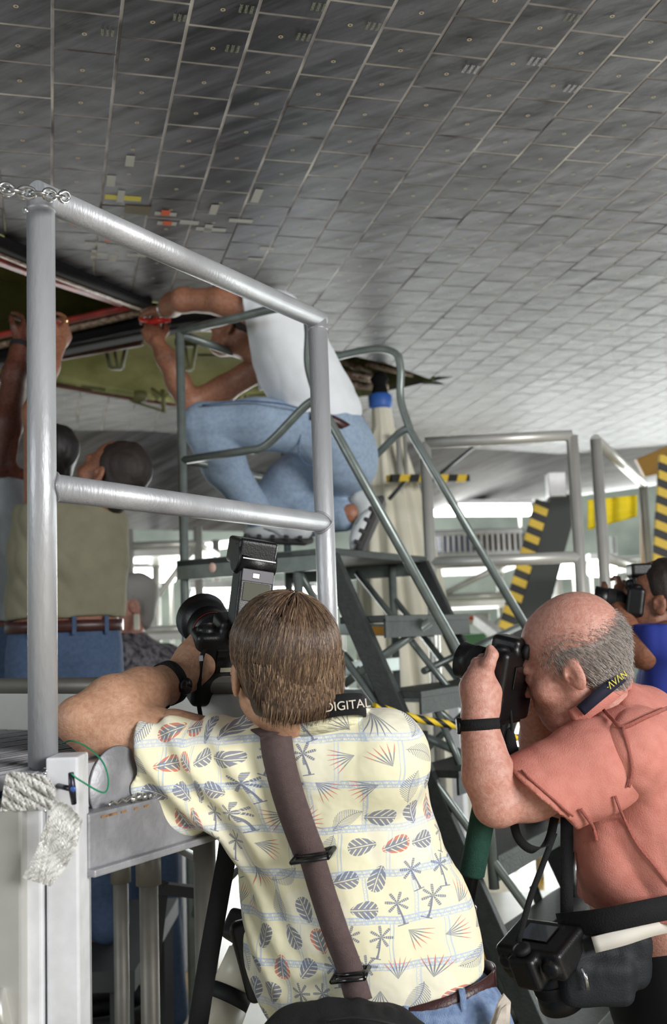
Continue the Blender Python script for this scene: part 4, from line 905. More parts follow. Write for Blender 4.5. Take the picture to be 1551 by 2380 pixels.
def uvA(p):
    # unrolled round the trunk: across the back, then up
    c = P(790, 2000, 1.88); x = (p-c)@axA; y = (p-c)@fwA; z = (p-c)[:, 2]; th = np.arctan2(x, -(y-.02)*1.0); uu = np.where(np.abs(x) < .21, th*.155, np.sign(x)*(np.pi/2*.155)+(x-np.sign(x)*.21)+0*x)
    t_ = np.clip((np.abs(x)-.14)/.07, 0, 1)*(x < 0); uu = (1-t_)*th*.155+t_*(x-.03); return np.stack([uu/.46+.5, z/.46+.5], 1)
set_uv(o, uvA)
# collar band
col = MB(); cc = [P(605, 1692, 1.84), P(640, 1680, 1.79), P(700, 1672, 1.745), P(760, 1662, 1.735), P(830, 1652, 1.76), P(870, 1660, 1.83)]
cs = spline(cc, 8); col.ribbon(cs-ZZ*.012, ZZ+np.array([0, -.5, 0]), .036, .004); o = col.build('collar', pm, manA); set_uv(o, uvA)
# jeans and belt
js = Solid(); js.ell(P(960, 2400, 1.87), np.array([.172, .130, .15]), Af, .05); js.ell(P(925, 2350, 1.87), np.array([.160, .120, .12]), Af, .05)
js.ell(P(1070, 2440, 1.80), (.09, .09, .12), None, .05); js.ell(P(960, 2460, 1.79), (.09, .09, .12), None, .05)
for hp, ft in ((hipL, fl_), (hipR, fr_)): js.chain([hp, (hp+ft)/2+np.array([0, .04, 0]), ft+ZZ*.07], [.105, .085, .075], .04)
js.cut(P(930, 2318, 1.80), nrm(np.array([-.22, 0, 1.])), .003)
jv, jf = js.mesh(.006, folds(Af, .003, 9, (1, 1, .6), 4), amp=.006); mk('jeans', jv, jf, JEAN3, manA, True)
LEA = mat('brown_leather', (62, 34, 32), .38, 0, .25, 60, .2, 200)
def ring_about(c, A, rx, ry, z, tilt, n=48):
    return np.array([c+A[0]*rx*math.cos(t)+A[1]*ry*math.sin(t)+ZZ*(z+tilt*math.cos(t)) for t in np.linspace(0, 2*math.pi, n, endpoint=False)])
bc = P(935, 2318, 1.87); br = ring_about(bc, Af, .170, .130, 0, .040)
a = MB(); a.ribbon(np.vstack([br, br[:1]]), ZZ, .036, .004); a.build('belt', LEA, manA)
for t in (-1.95, -1.35, -.75, -2.6):
    q = bc+axA*.173*math.cos(t)+fwA*.133*math.sin(t)+ZZ*.040*math.cos(t); outw = nrm(axA*math.cos(t)/.173+fwA*math.sin(t)/.133)
    a = MB(); a.ribbon([q+outw*.002+ZZ*.024, q+outw*.006+ZZ*.012, q+outw*.006-ZZ*.014, q+outw*.003-ZZ*.036], np.cross(outw, ZZ), .011, .003); a.build('belt_loop', JEAN3, manA)
# paper in the back pocket
pap = MB(); pap.prism([P(1140, 2385, 1.71), P(1160, 2330, 1.71), P(1172, 2312, 1.715), P(1188, 2330, 1.72), P(1184, 2400, 1.72)], _F*.006); pap.prism([P(1150, 2390, 1.70), P(1166, 2345, 1.70), P(1178, 2336, 1.70), P(1176, 2400, 1.70)], _F*.004); o = pap.build('folded_paper', mat('newsprint', (206, 196, 184), .8, 0, .3, 60)); tag(o, 'folded newsprint sticking out of the back pocket of the jeans', 'paper')
# hair: cap and combed strands
HAIRM = hair_mat('brown_hair', [(44, 32, 26), (92, 70, 54), (70, 52, 40), (150, 120, 92), (60, 46, 38), (112, 90, 72), (84, 64, 50), (176, 150, 120)], .42)
CAPH = mat('hair_underlayer', (58, 44, 34), .6, 0, .4, 60)
AH = rotm(hf, hup); HW = lambda x, y, z: hc+(x*AH[0]+y*AH[1]+z*AH[2])*1.04
hx = Solid(); hx.ell(HW(0, -.022, .038), np.array([.087, .104, .088])*1.04, AH, .02); hx.ell(HW(0, -.062, -.028), np.array([.076, .058, .075])*1.04, AH, .03)
hx.cut(HW(0, .055, .02), AH[1]+AH[2]*-.3, .006); hx.cut(HW(0, -.02, -.062), -AH[2], .004); 
hx.box(HW(-.1, .05, -.06), (.035, .052, .06), AH, .01, .01, True); hx.box(HW(.1, .05, -.06), (.035, .052, .06), AH, .01, .01, True)
cvv, cff = hx.mesh(.004); hobj = mk('hair', cvv, cff, CAPH, manA, True)
crown = HW(.012, -.035, .138); pls = []
for n in range(6500):
    # start near the crown whorl or anywhere on the scalp, comb down and forward along the ellipsoid
    th = rng.uniform(0, 2*math.pi); ph = math.acos(rng.uniform(-.75, 1)); d = np.array([math.sin(ph)*math.cos(th), math.sin(ph)*math.sin(th), math.cos(ph)])
    if d[1] > .55 and d[2] < .75: continue
    Rr = np.array([.088, .105, .090])*1.04; c0 = HW(0, -.022, .038); p = d.copy(); pl = []; L = rng.uniform(.07, .15); dirn = rng.normal(0, .12)
    w0 = nrm(np.array([.1, -.12, 1.0]))
    for k in range(8):
        r_ = 1+.015+.012*math.sin(k/7*math.pi)+rng.normal(0, .0025)+.0005*k; z_ = p[2]
        q = p*Rr*r_
        if p[2] < -.1: q = q*np.array([1-.10*min(1, -p[2]-.1), 1, 1])
        q = q+np.array([0, 0, -.04*max(0, -p[2])]); pl.append(c0+q@AH)
        g = nrm(p*(p@w0)-w0+np.array([-.15, .0, -.25])); g = g-p*(g@p); g = nrm(g); side = np.cross(p, g); p = nrm(p+(g*math.cos(dirn)+side*math.sin(dirn))*L/7/.1)
    pls.append(np.array(pl))
for n in range(3200):                                   # short hair on the nape
    x = rng.uniform(-.081, .081); z = rng.uniform(-.038, .030); x = x*(1-max(0, -z)*5.5); yb = -.058-.062*math.sqrt(max(0, 1-(x/.085)**2)); st = HW(x, yb-.002, z); dx_ = rng.normal(-.06, .12); L_n = rng.uniform(.0045, .0075); pl = [st+(-AH[2]+AH[0]*(dx_-x*2.5)+AH[1]*.12*max(0, k-2)/3)*L_n*k-AH[1]*.0012*math.sin(k*.8) for k in range(7)]; pls.append(np.array(pl))
so_ = strands('hair_strands', pls, HAIRM, hobj, .00085)
# watch
WM = mat('watch_steel', (60, 60, 64), .2, .9)
wtc = thing('wristwatch', 'black wristwatch with a leather band on the raised tanned forearm', 'watch', P(392, 1590, 1.96))
wa = nrm(P(424, 1570, 1.99)-P(330, 1610, 1.90)); wc = P(392, 1588, 1.96); w1 = nrm(np.cross(wa, ZZ)); w2 = np.cross(wa, w1)
a = MB(); rg = [wc+w1*.0405*math.cos(t)+w2*.0405*math.sin(t) for t in np.linspace(0, 2*math.pi, 40)]; a.ribbon(rg, wa, .019, .003); a.build('band', BLACK_C, wtc)
fd = nrm(nrm(EYE-wc)*.55+nrm(P(470, 1600, 1.96)-wc)*.8); fd = nrm(fd-wa*(fd@wa)); a = MB(); a.lathe(wc+fd*.038, fd, [(0, .014), (.004, .0165), (.008, .016), (.010, .013)], 28); a.build('case', WM, wtc); a = MB(); a.lathe(wc+fd*.0481, fd, [(0, .0125), (.0006, .012), (.0007, .001)], 28); a.build('crystal', BLACK_G, wtc)
a = MB(); e_ = wc-ZZ*.034-_F*.01; a.ribbon([e_+_F*-.012, e_-_F*.016-ZZ*.008, P(385, 1628, 1.91)], wa, .012, .003); a.build('band_tail', BLACK_C, wtc)
# neck strap with lettering
ns = thing('camera_strap', 'black neck strap lettered DIGITAL on the collar of the leaf-print shirt', 'strap', P(800, 1640, 1.76))
cs2 = spline([P(560, 1740, 1.93), P(612, 1690, 1.80), P(660, 1664, 1.755), P(720, 1652, 1.725), P(780, 1640, 1.715), P(825, 1636, 1.725), P(846, 1640, 1.76), P(852, 1652, 1.84)], 8)
a = MB(); a.ribbon(cs2, nrm(ZZ+np.array([0, .12, 0])), .036, .004); a.build('webbing', BLACK_C, ns)
a = MB(); 
tp = P(808, 1639, 1.708); t_x = nrm(P(845, 1630, 1.715)-P(760, 1640, 1.712)); text('lettering', 'DIGITAL', tp+ZZ*-.0005, t_x, ZZ, .0205, mat('cream_print', (214, 206, 190), .6), ns, .0005)
a = MB(); a.tube(spline([P(505, 1475, 2.03), P(472, 1520, 1.985), P(463, 1600, 1.97), P(464, 1650, 1.95), P(478, 1690, 1.93), P(520, 1735, 1.93)], 8), .0042, 8, flat=((0, 1, 0), .5)); a.build('hanging_loop', BLACK_C, ns); a = MB(); a.box(P(468, 1530, 1.980), (.004, .003, .006), None, .001); a.build('clip', STEEL, ns)
# shoulder strap of the bag
BRW = mat('brown_webbing', (98, 80, 78), .8, 0, .15, 90, .6, 700)
bag = thing('shoulder_bag', 'black shoulder bag hanging by a wide brown webbing strap across the leaf-print shirt', 'bag', P(800, 2340, 1.7))
def on_back(x, y, off=.004):
    """point just outside the shirt, found on its surface"""
    r = nrm(_F+_R*(x-775.5)/FPX-_U*(y-1190)/FPX); q = sv-EYE; t = q@r; d = np.linalg.norm(q-t[:, None]*r, axis=1); m = d < .009; return EYE+r*((t[m].min() if m.any() else 1.80)-off)
sp_ = [on_back(x, y, .006) for x, y in ((640, 1700), (648, 1760), (668, 1840), (695, 1920), (722, 1990))]
a = MB(); stp = spline(sp_, 8); a.ribbon(np.vstack([P(618, 1690, 1.80), stp]), axA, .057, .003); a.build('strap', BRW, bag)
sp2 = [on_back(x, y, .007) for x, y in ((728, 2000), (752, 2080), (782, 2170), (812, 2250))]+[P(836, 2330, 1.70)]
a = MB(); a.ribbon(spline(sp2, 8), axA+ZZ*.12, .046, .003); a.build('strap', BRW, bag)
for i, (x, y, w_, hh_) in enumerate([(728, 1988, .032, .022), (815, 2265, .028, .020)]):
    c = on_back(x, y, .016); u = nrm(axA+ZZ*.16); v = nrm(np.cross(np.cross(u, -_F), u)); a = MB()
    for s1 in (-1, 0, 1): a.tube([c-u*w_+v*hh_*s1, c+u*w_+v*hh_*s1], .0036, 10)
    for s1 in (-1, 1): a.tube([c-u*w_*s1*-1-v*hh_, c+u*w_*s1+v*hh_], .0040, 10)
    o = a.build('buckle', BLACK_PL if i == 0 else BLACK_G, bag)
    if i == 1:
        a = MB(); a.box(c+v*.010-_F*.002, (.018, .0015, .0035), np.array([u, _F, v])); a.box(c-v*.008-_F*.002, (.018, .0015, .0035), np.array([u, _F, v])); a.build('steel_bar', STEEL, o)
s = Solid(); s.ell(P(770, 2470, 1.66), (.13, .09, .10), None, .03); s.ell(P(880, 2475, 1.66), (.11, .09, .085), None, .04); s.ell(P(690, 2480, 1.66), (.06, .07, .08), None, .04)
bv, bf = s.mesh(.005, folds(np.array([_R, _F, _U]), .008, 12, (1.4, 1, .5), 11), amp=.012); mk('bag_body', bv, bf, BLACK_C, bag, True)
a = MB(); a.tube(spline([P(760, 2372, 1.61), P(820, 2365, 1.59), P(880, 2372, 1.58), P(950, 2390, 1.58)], 6), .003, 8); a.build('piping', BLACK_R, bag)
a = MB(); a.ribbon(spline([P(538, 1900, 1.95), P(527, 1990, 1.93), P(502, 2130, 1.90), P(478, 2270, 1.88), P(455, 2420, 1.86)], 6), _R, .036, .003); o = a.build('hanging_strap', BLACK_C); tag(o, 'fuzzy black strap hanging straight down beneath the patterned sleeve', 'strap')
# long pale lens slung at his hip
lens = thing('telephoto_camera', 'camera with a long pale banded lens slung beside the left hip', 'camera', P(560, 2290, 1.98))
l0, l1 = P(590, 2180, 2.02), P(500, 2395, 1.93); ld = nrm(l1-l0)
PALE = mat('pale_lens_enamel', (208, 202, 184), .4); a = MB(); a.lathe(l0, ld, [(0, .030), (.03, .034), (.032, .038), (.10, .040)], 32); a.build('barrel', PALE, lens)
a = MB(); a.lathe(l0+ld*.10, ld, [(0, .0415), (.028, .0415)], 32); a.build('focus_ring', BLACK_R, lens)
a = MB(); a.lathe(l0+ld*.128, ld, [(0, .042), (.05, .044), (.055, .044)], 32); a.build('barrel', PALE, lens)
a = MB(); a.lathe(l0+ld*.183, ld, [(0, .045), (.07, .050), (.07, .046), (.01, .04)], 32); a.build('lens_hood', BLACK_R, lens)
s = Solid(); s.box(P(596, 2170, 2.0), (.055, .03, .045), rotm(ld, ZZ), .012); s.box(P(588, 2230, 1.93), (.028, .02, .075), rotm([0, 1, 0], nrm([-.25, 0, 1])), .015, .02); v_, f_ = s.mesh(.004); mk('camera_body', v_, f_, BLACK_PL, lens, True)

# camera with flash, held to his face
def slr(name, label, c, fwd, up, lens_len=.11, lens_r=.040, grip=True, sc=1.):
    A = rotm(fwd, up); W = lambda x, y, z: np.asarray(c)+(x*A[0]+y*A[1]+z*A[2])*sc
    t = thing(name, label, 'camera', c)
    s = Solid(); s.box(W(0, 0, 0), np.array([.076, .030, .050])*sc, A, .012, .01); s.box(W(.058, .018, -.01), np.array([.018, .030, .058])*sc, A, .014, .012)
    if grip: s.box(W(0, -.002, -.070), np.array([.076, .030, .032])*sc, A, .014, .006); 
    s.box(W(0, .006, .056), np.array([.030, .034, .020])*sc, A, .012, .012); s.ell(W(-.052, 0, .052), np.array([.018, .018, .010])*sc, A, .004); s.ell(W(.055, 0, .052), np.array([.014, .014, .008])*sc, A, .004)
    v, f = s.mesh(.0028); mk('camera_body', v, f, BLACK_PL, t, True)
    a = MB(); a.box(W(.0, -.032, -.004), np.array([.034, .0015, .024])*sc, A, .001); a.build('rear_screen', BLACK_G, t)
    a = MB(); a.lathe(W(0, -.030, .052), -A[1], [(0, .016*sc), (.010, .017*sc), (.012, .010*sc)], 20); a.build('eyepiece', BLACK_R, t)
    a = MB(); a.lathe(W(0, .028, 0), A[1], [(0, .034*sc), (.012, .035*sc), (.014, lens_r*sc), (lens_len*.55, lens_r*1.02*sc)], 40); lo_ = a.build('lens_barrel', BLACK_PL, t)
    a = MB(); a.lathe(W(0, .028+lens_len*.35, 0), A[1], [(0, lens_r*1.05*sc)]+[(.002+.0016*k, lens_r*(1.09 if k % 2 else 1.055)*sc) for k in range(14)]+[(.026, lens_r*1.05*sc)], 40); a.build('zoom_ring', BLACK_R, t)
    a = MB(); a.lathe(W(0, .028+lens_len*.55, 0), A[1], [(0, lens_r*1.02*sc), (lens_len*.45, lens_r*1.12*sc), (lens_len*.46, lens_r*.98*sc), (lens_len*.40, lens_r*.9*sc)], 40); a.build('lens_front', BLACK_PL, t)
    return t, A, W
camA_f = nrm(P(448, 1398, 2.28)-P(528, 1500, 2.05)); tA_, CA, WC = slr('camera', 'black camera with tall flash, a red lamp glowing, held by the man in leaf print', P(532, 1518, 2.045), camA_f, nrm(ZZ+np.array([-.04, .12, 0])), .13, .040, True, 1.0)
RED = mat('lens_red_ring', (150, 30, 34), .4); a = MB(); a.lathe(WC(0, .115, 0), CA[1], [(0, .0435), (.003, .0436)], 40, False); a.build('red_ring', RED, tA_)
a = MB(); a.lathe(WC(0, .150, 0), CA[1], [(0, .042), (.012, .052), (.05, .056), (.05, .053), (.01, .048)], 40, False); a.build('lens_hood', BLACK_PL, tA_)
o = MB().box(P(529, 1557, 1.985), (.014, .001, .004), np.array([CA[0], CA[1], CA[2]])).build('name_plate', mat('plate_cream', (200, 194, 170), .5), tA_); tag(o, 'small cream plate')
text('plate_text', 'D1X', P(532, 1557, 1.9825), CA[0], CA[2], .0065, BLACK_G, tA_, .0002) if False else None
# flash: foot, body, screen, hinge drum, tilting head
FL = rotm(nrm(camA_f*[1, 1, 0]+_R*.0), nrm(P(588, 1330, 2.0)-P(570, 1430, 2.0)))
fb = P(584, 1384, 2.02); FW = lambda x, y, z: fb+x*FL[0]+y*FL[1]+z*FL[2]
s = Solid(); s.box(FW(0, 0, -.008), (.036, .026, .056), FL, .006, .004); v, f = s.mesh(.0025); mk('flash_body', v, f, BLACK_PL, tA_, True)
GP = mat('flash_panel_grey', (84, 82, 88), .5, .0, .1, 30); a = MB(); a.box(FW(0, -.0265, .036), (.032, .0012, .012), FL, .001); a.build('flash_panel', GP, tA_)
a = MB(); a.box(FW(-.004, -.0280, .036), (.0075, .001, .0055), FL, .001); a.build('flash_button', BLACK_G, tA_)
a = MB(); a.box(FW(0, -.0268, .004), (.027, .001, .018), FL, .001); a.build('flash_screen', mat('lcd_olive', (66, 66, 48), .6), tA_)
LED = mat('red_lamp', (255, 50, 30), .4, emit=14); a = MB(); a.lathe(P(556, 1412, 1.985), -_F, [(0, .0042), (.002, .0036), (.003, .001)], 14); o = a.build('ready_lamp', LED, tA_); tag(o, 'glowing red ready lamp')
a = MB(); a.lathe(FW(-.040, 0, .062), FL[0], [(0, .018), (.002, .024), (.078, .024), (.080, .018)], 28); a.build('hinge_drum', BLACK_PL, tA_)
HD = rotm(nrm(P(545, 1275, 2.2)-P(590, 1290, 2.02)), nrm(FL[2]+FL[1]*-.1)); s = Solid(); hb_ = FW(0, .030, .088); s.box(hb_, (.039, .055, .027), HD, .007, .004); v, f = s.mesh(.0025); mk('flash_head', v, f, BLACK_PL, tA_, True)
a = MB(); a.lathe(FW(-.043, .0, .070), FL[0], [(0, .026), (.003, .030), (.004, .030)], 28); a.build('side_disc', BLACK_PL, tA_)
a = MB(); a.box(FW(0, -.0245, .068), (.034, .0015, .0012), FL); a.build('highlight_bar', mat('painted_edge_highlight', (110, 110, 115), .2), tA_)  # thin pale bar: the flash edge's highlight put into its colour
a = MB(); a.box(HD[1]*.056+hb_, (.034, .002, .022), HD, .001); a.build('diffuser', mat('flash_lens', (190, 190, 190), .3), tA_)
# ============================================================ bald photographer in the salmon shirt
DB = 2.15
manB = thing('person', 'balding grey-haired man in a salmon short-sleeved shirt bending to his camera', 'person', P(1560, 2200, 2.25)*[1, 1, 0])
hcB = P(1327, 1538, DB); fB = nrm(-_R*math.cos(.34)*.93+_F*.28-_U*math.sin(.34)*.95); uB = nrm(_U*math.cos(.34)-_R*math.sin(.34))
nkB = P(1425, 1690, DB+.02)
shBL, elB, wrB = P(1455, 1735, DB-.06), P(1148, 1868, 2.02), P(1116, 1690, 2.04)
hs = Solid(); WB = head(hs, hcB, fB, uB, 1.06, neck=nkB); hs.ell(WB(0, -.035, .045), np.array([.080, .082, .084])*1.06, rotm(fB, uB), .02)
hs.cap(WB(-.02, .03, -.10), nkB+(_R*-.05-ZZ*.01), .045, .05, .03)
hv_, hfc = hs.mesh(.003)
def torsoB(s, g=0., k=.06):
    tA = nrm(P(1440, 1700, DB)-P(1600, 2150, DB)); A = rotm(tA, _R)
    s.cap(P(1460, 1745, DB-.08), P(1470, 1720, DB+.26), .080+g, .080+g, k)
    s.ell(P(1492, 1860, DB+.08), np.array([.140, .16, .185])+g, np.array([_R, nrm(tA), _F]), k)
    s.ell(P(1520, 1990, DB+.09), np.array([.150, .17, .185])+g, np.array([_R, nrm(tA), _F]), k)
    s.ell(P(1545, 2080, DB+.09), np.array([.152, .12, .185])+g, np.array([_R, nrm(tA), _F]), k)
    s.ell(P(1575, 2200, DB+.10), np.array([.150, .13, .175])+g, np.array([_R, nrm(tA), _F]), k)
bs = Solid(); torsoB(bs, -.014); bs.cap(nkB, nkB+_R*.06-ZZ*.06, .055, .07, .03); bs.cap(shBL, P(1300, 1800, 2.06), .058, .055, .03)
pB = P(1600, 2260, DB+.1); ftB = [floor_pt(pB)+np.array([-.05, -.12, 0]), floor_pt(pB)+np.array([.02, .16, 0])]
for ft, q in zip(ftB, (-.09, .09)): bs.chain([pB+_F*q-ZZ*.05, (pB+ft)/2+np.array([-.04, q*.6, 0]), ft+ZZ*.09], [.09, .06, .042], .03); bs.cap(ft+ZZ*.04, ft+ZZ*.035+np.array([-.17, .02, 0]), .04, .032, .03)
bs.chain([P(1420, 1760, DB+.30), P(1290, 1860, DB+.34), P(1262, 1780, DB+.30)], [.055, .045, .042], .03)
tv, tf = bs.mesh(.007)
as_ = Solid(); as_.chain([P(1310, 1808, 2.065), P(1235, 1842, 2.04), P(1172, 1868, 2.02)], [.056, .050, .040], .03); as_.ell(P(1146, 1880, 2.01), (.030, .03, .027), None, .03)
as_.chain([P(1150, 1862, 2.02), P(1136, 1800, 2.025), P(1122, 1730, 2.035), P(1113, 1682, 2.045), P(1115, 1645, 2.05)], [.040, .048, .037, .030, .030], .025)
as_.chain([P(1115, 1650, 2.05), P(1112, 1600, 2.06), P(1120, 1555, 2.075)], [.030, .034, .024], .02); as_.chain([P(1135, 1640, 2.05), P(1145, 1610, 2.06)], [.022, .018], .02)
as_.chain([P(1122, 1575, 2.06), P(1135, 1545, 2.055), P(1144, 1522, 2.06), P(1140, 1508, 2.065)], [.018, .0135, .012, .0085], .008)
for i, (x, y) in enumerate([(1112, 1545), (1104, 1562), (1100, 1582), (1100, 1604)]): as_.chain([P(x+6, y+8, 2.09), P(x-4, y-4, 2.115), P(x+10, y-14, 2.14), P(x+26, y-14, 2.15)], [.0125, .0108, .010, .0085], .006)
av, af = as_.mesh(.0032)
# far forearm behind the camera with its hand under the lens
rs = Solid(); rs.chain([P(1262, 1790, DB+.30), P(1252, 1720, DB+.26), P(1238, 1640, DB+.2), P(1225, 1600, DB+.16)], [.046, .042, .032, .03], .02); hand(rs, P(1228, 1610, DB+.17), P(1180, 1560, DB+.08)-P(1228, 1610, DB+.17), _R*-.4+_U*.8, -1, (.8, .9, .9, .9)); rv, rf = rs.mesh(.004)
smesh('body', [(tv, tf), (hv_, hfc), (av, af), (rv, rf)], SKIN_P, manB)
SALM = mat('salmon_cotton', (206, 134, 120), .9, 0, .12, 40, .35, 380, rgb2=(198, 124, 110))
sh_ = Solid(); torsoB(sh_, .012)
sh_.cap(P(1430, 1670, DB+.03), P(1480, 1690, DB+.06), .085, .095, .05); sh_.cut(P(1398, 1640, DB), nrm(-_R*.62+_U*.78), .006)
sl_ = Solid(); sl_.chain([P(1470, 1735, DB-.06), P(1370, 1785, 2.07), P(1250, 1845, 2.045), P(1205, 1868, 2.035)], [.092, .086, .082, .084], .05)
sh_.ell(P(1400, 1960, DB+.0), (.06, .08, .10), None, .06)
sh_.cap(P(1480, 1700, DB+.22), P(1360, 1800, DB+.30), .08, .07, .04)
hm = nrm(P(1218, 1858, 2.035)-P(1380, 1785, 2.07)); hm = nrm(-_R*.66-_U*.75); sl_.cut(P(1254, 1850, 2.04), hm, .002); sh_.cut(P(1600, 2128, DB), nrm(-ZZ+_R*-.06), .004)
sh_.cut(P(1420, 1640, DB), nrm(-_R*.3+_U*1.0), .006) if False else None
AB = np.array([nrm(-_R*.5+_U*-.8), _F, nrm(_U*.5-_R*.8)]); AB2 = np.array([nrm(_R*.9+_U*.45), _F, nrm(-_R*.45+_U*.9)])
sv2, sf2 = sh_.mesh(.0045, both(folds(AB2, .0045, 8, (1.1, 1, .3), 21), folds(AB, .004, 9, (1, 1, .3), 25)), amp=.016); s3_, f3_ = sl_.mesh(.0045, both(folds(AB2, .005, 8, (1.1, 1, .3), 27), folds(AB, .003, 9, (1, 1, .3), 29)), amp=.012); so = smesh('shirt', [(sv2, sf2), (s3_, f3_)], SALM, manB); sv2 = np.concatenate([sv2, s3_])
def on_surf(Vs, x, y, dflt, off=.001, rad=.010):
    r = nrm(_F+_R*(x-775.5)/FPX-_U*(y-1190)/FPX); q = Vs-EYE; t = q@r; m = np.linalg.norm(q-t[:, None]*r, axis=1) < rad; return EYE+r*((t[m].min() if m.any() else dflt)-off)
STI = mat('salmon_stitching', (182, 104, 92), .85, 0, .2, 200, .8, 700)
for pts, w_ in (([(1395, 1640), (1420, 1668), (1448, 1690), (1500, 1668), (1551, 1646)], .012), ([(1448, 1690), (1462, 1740), (1470, 1790), (1462, 1830)], .009), ([(1430, 1850), (1450, 1900), (1480, 1960), (1520, 2010), (1560, 2060)], .008), ([(1350, 1880), (1378, 1920), (1388, 1955)], .010)):
    q = np.array([on_surf(sv2, x, y, DB, .0) for x, y in [tuple(v) for v in spline([(a_, b_, 0) for a_, b_ in pts], 5)[:, :2]]]); a = MB(); a.ribbon(q, np.cross(nrm(q[-1]-q[0]), _F), w_*.7, .0012); a.build('seam', STI, manB)
hq = np.array([on_surf(sv2, x, y, 2.0, -.001) for x, y in [(1212, 1790), (1230, 1808), (1250, 1826), (1270, 1843), (1290, 1860), (1312, 1880), (1332, 1897)]]); a = MB(); a.ribbon(hq, hm, .004, .003); a.build('hem_stitch', STI, manB)
# grey hair round the sides and back
HB = rotm(fB, uB); GREYH = hair_mat('grey_hair', [(120, 112, 108), (190, 184, 178), (150, 142, 138), (214, 208, 202), (96, 88, 84)], .5)
pls = []
for n in range(1):
    e_ = rng.choice([-1, 1]); th = rng.uniform(-.2, math.pi/2)  # 0: side (right), pi/2: back
    z = rng.uniform(-.085, .085); d = np.array([math.cos(th)*.080*e_, -math.sin(th)*.103+.002, z])
    top_ = .035+.045*math.sin(max(0, th)) ; front = d[1] > .035+.25*(z-.02)*-1
    if z > top_+.03*rng.random() or (d[1] > .03 and z < -.01) or (d[1] > -.005 and abs(d[1]+.0) < .03 and z < .03) : continue
    sc_z = math.sqrt(max(.05, 1-((z-.04)/.105)**2)); base = WB(d[0]*sc_z*.985, d[1]*sc_z*.98-.02, z)
    tdir = nrm(-HB[2]*.8-HB[1]*.55*(math.cos(th))+rng.normal(0, .12, 3)); nn = nrm(d*np.array([1, 1, .3]))@HB; L = rng.uniform(.012, .022)
    continue
    pls.append(np.array([base+tdir*L*k/4+nn*(.0022+.0012*math.sin(k)) for k in range(5)]))
hx = Solid(); hx.ell(WB(0, -.026, .030), np.array([.0835, .096, .078])*1.06, HB, .01); hx.ell(WB(0, -.045, -.030), np.array([.070, .062, .058])*1.06, HB, .03)
hx.cut(WB(0, .052, .03), nrm(HB[1]+HB[2]*.1), .004); hx.cut(WB(0, -.03, .086), nrm(HB[2]+HB[1]*.30), .006)
for e_ in (-1, 1): hx.box(WB(e_*.085, .020, -.062), (.05, .050, .058), HB, .012, .008, True)
cvv, cff = hx.mesh(.0035); ho = mk('hair', cvv, cff, mat('grey_underlayer', (158, 142, 134), .7, 0, .3, 80), manB, True); 
for n in range(9000):
    v0 = cvv[rng.integers(len(cvv))]; q = v0-hcB
    if np.linalg.norm(q) < .06: continue
    nn = nrm(v0-WB(0, -.02, .0)); td = -HB[2]*.85-HB[1]*.6; td = td-nn*(td@nn); td = nrm(nrm(td)+rng.normal(0, .16, 3)); L = rng.uniform(.010, .024); st = v0+rng.normal(0, .004, 3)
    st = st-nn*((st-v0)@nn)
    pls.append(np.array([st+td*L*(k-1)/4+nn*(.0006+.0011*k) for k in range(5)]))
strands('hair_strands', pls, GREYH, ho, .0006)
# collar, strap, watch
a = MB(); q = spline([P(1330, 1665, DB-.07), P(1372, 1640, DB-.085), P(1420, 1606, DB-.075), P(1455, 1580, DB-.03), P(1470, 1580, DB+.06)], 6); a.ribbon(q-ZZ*.004, nrm(ZZ-_R*.3), .034, .004); a.build('collar', SALM, manB)
stB = thing('camera_strap', 'navy neck strap with yellow letters at the salmon collar', 'strap', P(1420, 1590, DB-.08))
NAVY = mat('navy_webbing', (24, 26, 48), .8); q = spline([P(1350, 1652, DB-.085), P(1385, 1622, DB-.098), P(1425, 1590, DB-.092), P(1455, 1566, DB-.055), P(1464, 1565, DB+.05)], 6); a = MB(); a.ribbon(q, nrm(ZZ-_R*.4), .023, .003); a.build('webbing', NAVY, stB)
text('lettering', '\u00b7\u039bV\u039bN', P(1434, 1582, DB-.093), P(1455, 1562, DB-.085)-P(1420, 1590, DB-.104), ZZ-_R*.3, .019, mat('yellow_print', (206, 196, 60), .6), stB, .0006)
wtc = thing('wristwatch', 'wide black wristband on the forearm of the man in salmon', 'watch', P(1114, 1684, 2.045)); wa = nrm(P(1116, 1650, 2.05)-P(1124, 1740, 2.035)); wc = P(1114, 1684, 2.045); w1 = nrm(np.cross(wa, _F)); w2 = np.cross(wa, w1)
a = MB(); rg = [wc+w1*.0395*math.cos(t)+w2*.0395*math.sin(t) for t in np.linspace(0, 2*math.pi, 40)]; a.ribbon(rg, wa, .022, .003); a.build('band', BLACK_C, wtc); a = MB(); a.lathe(wc-w1*.036*np.sign(w1@_R), -w1*np.sign(w1@_R), [(0, .015), (.005, .017), (.009, .015)], 20); a.build('case', BLACK_PL, wtc)
cf_ = nrm(-_R*.80+_F*.60+_U*.15); tB_, CB, WCB = slr('camera', 'black camera held upright against the face of the man in salmon', P(1182, 1562, DB), cf_, nrm(ZZ), .085, .036, True, .98)
a = MB(); a.box(WCB(.0, .01, -.105), (.06, .028, .004), CB, .002); a.build('base_plate', BLACK_PL, tB_)
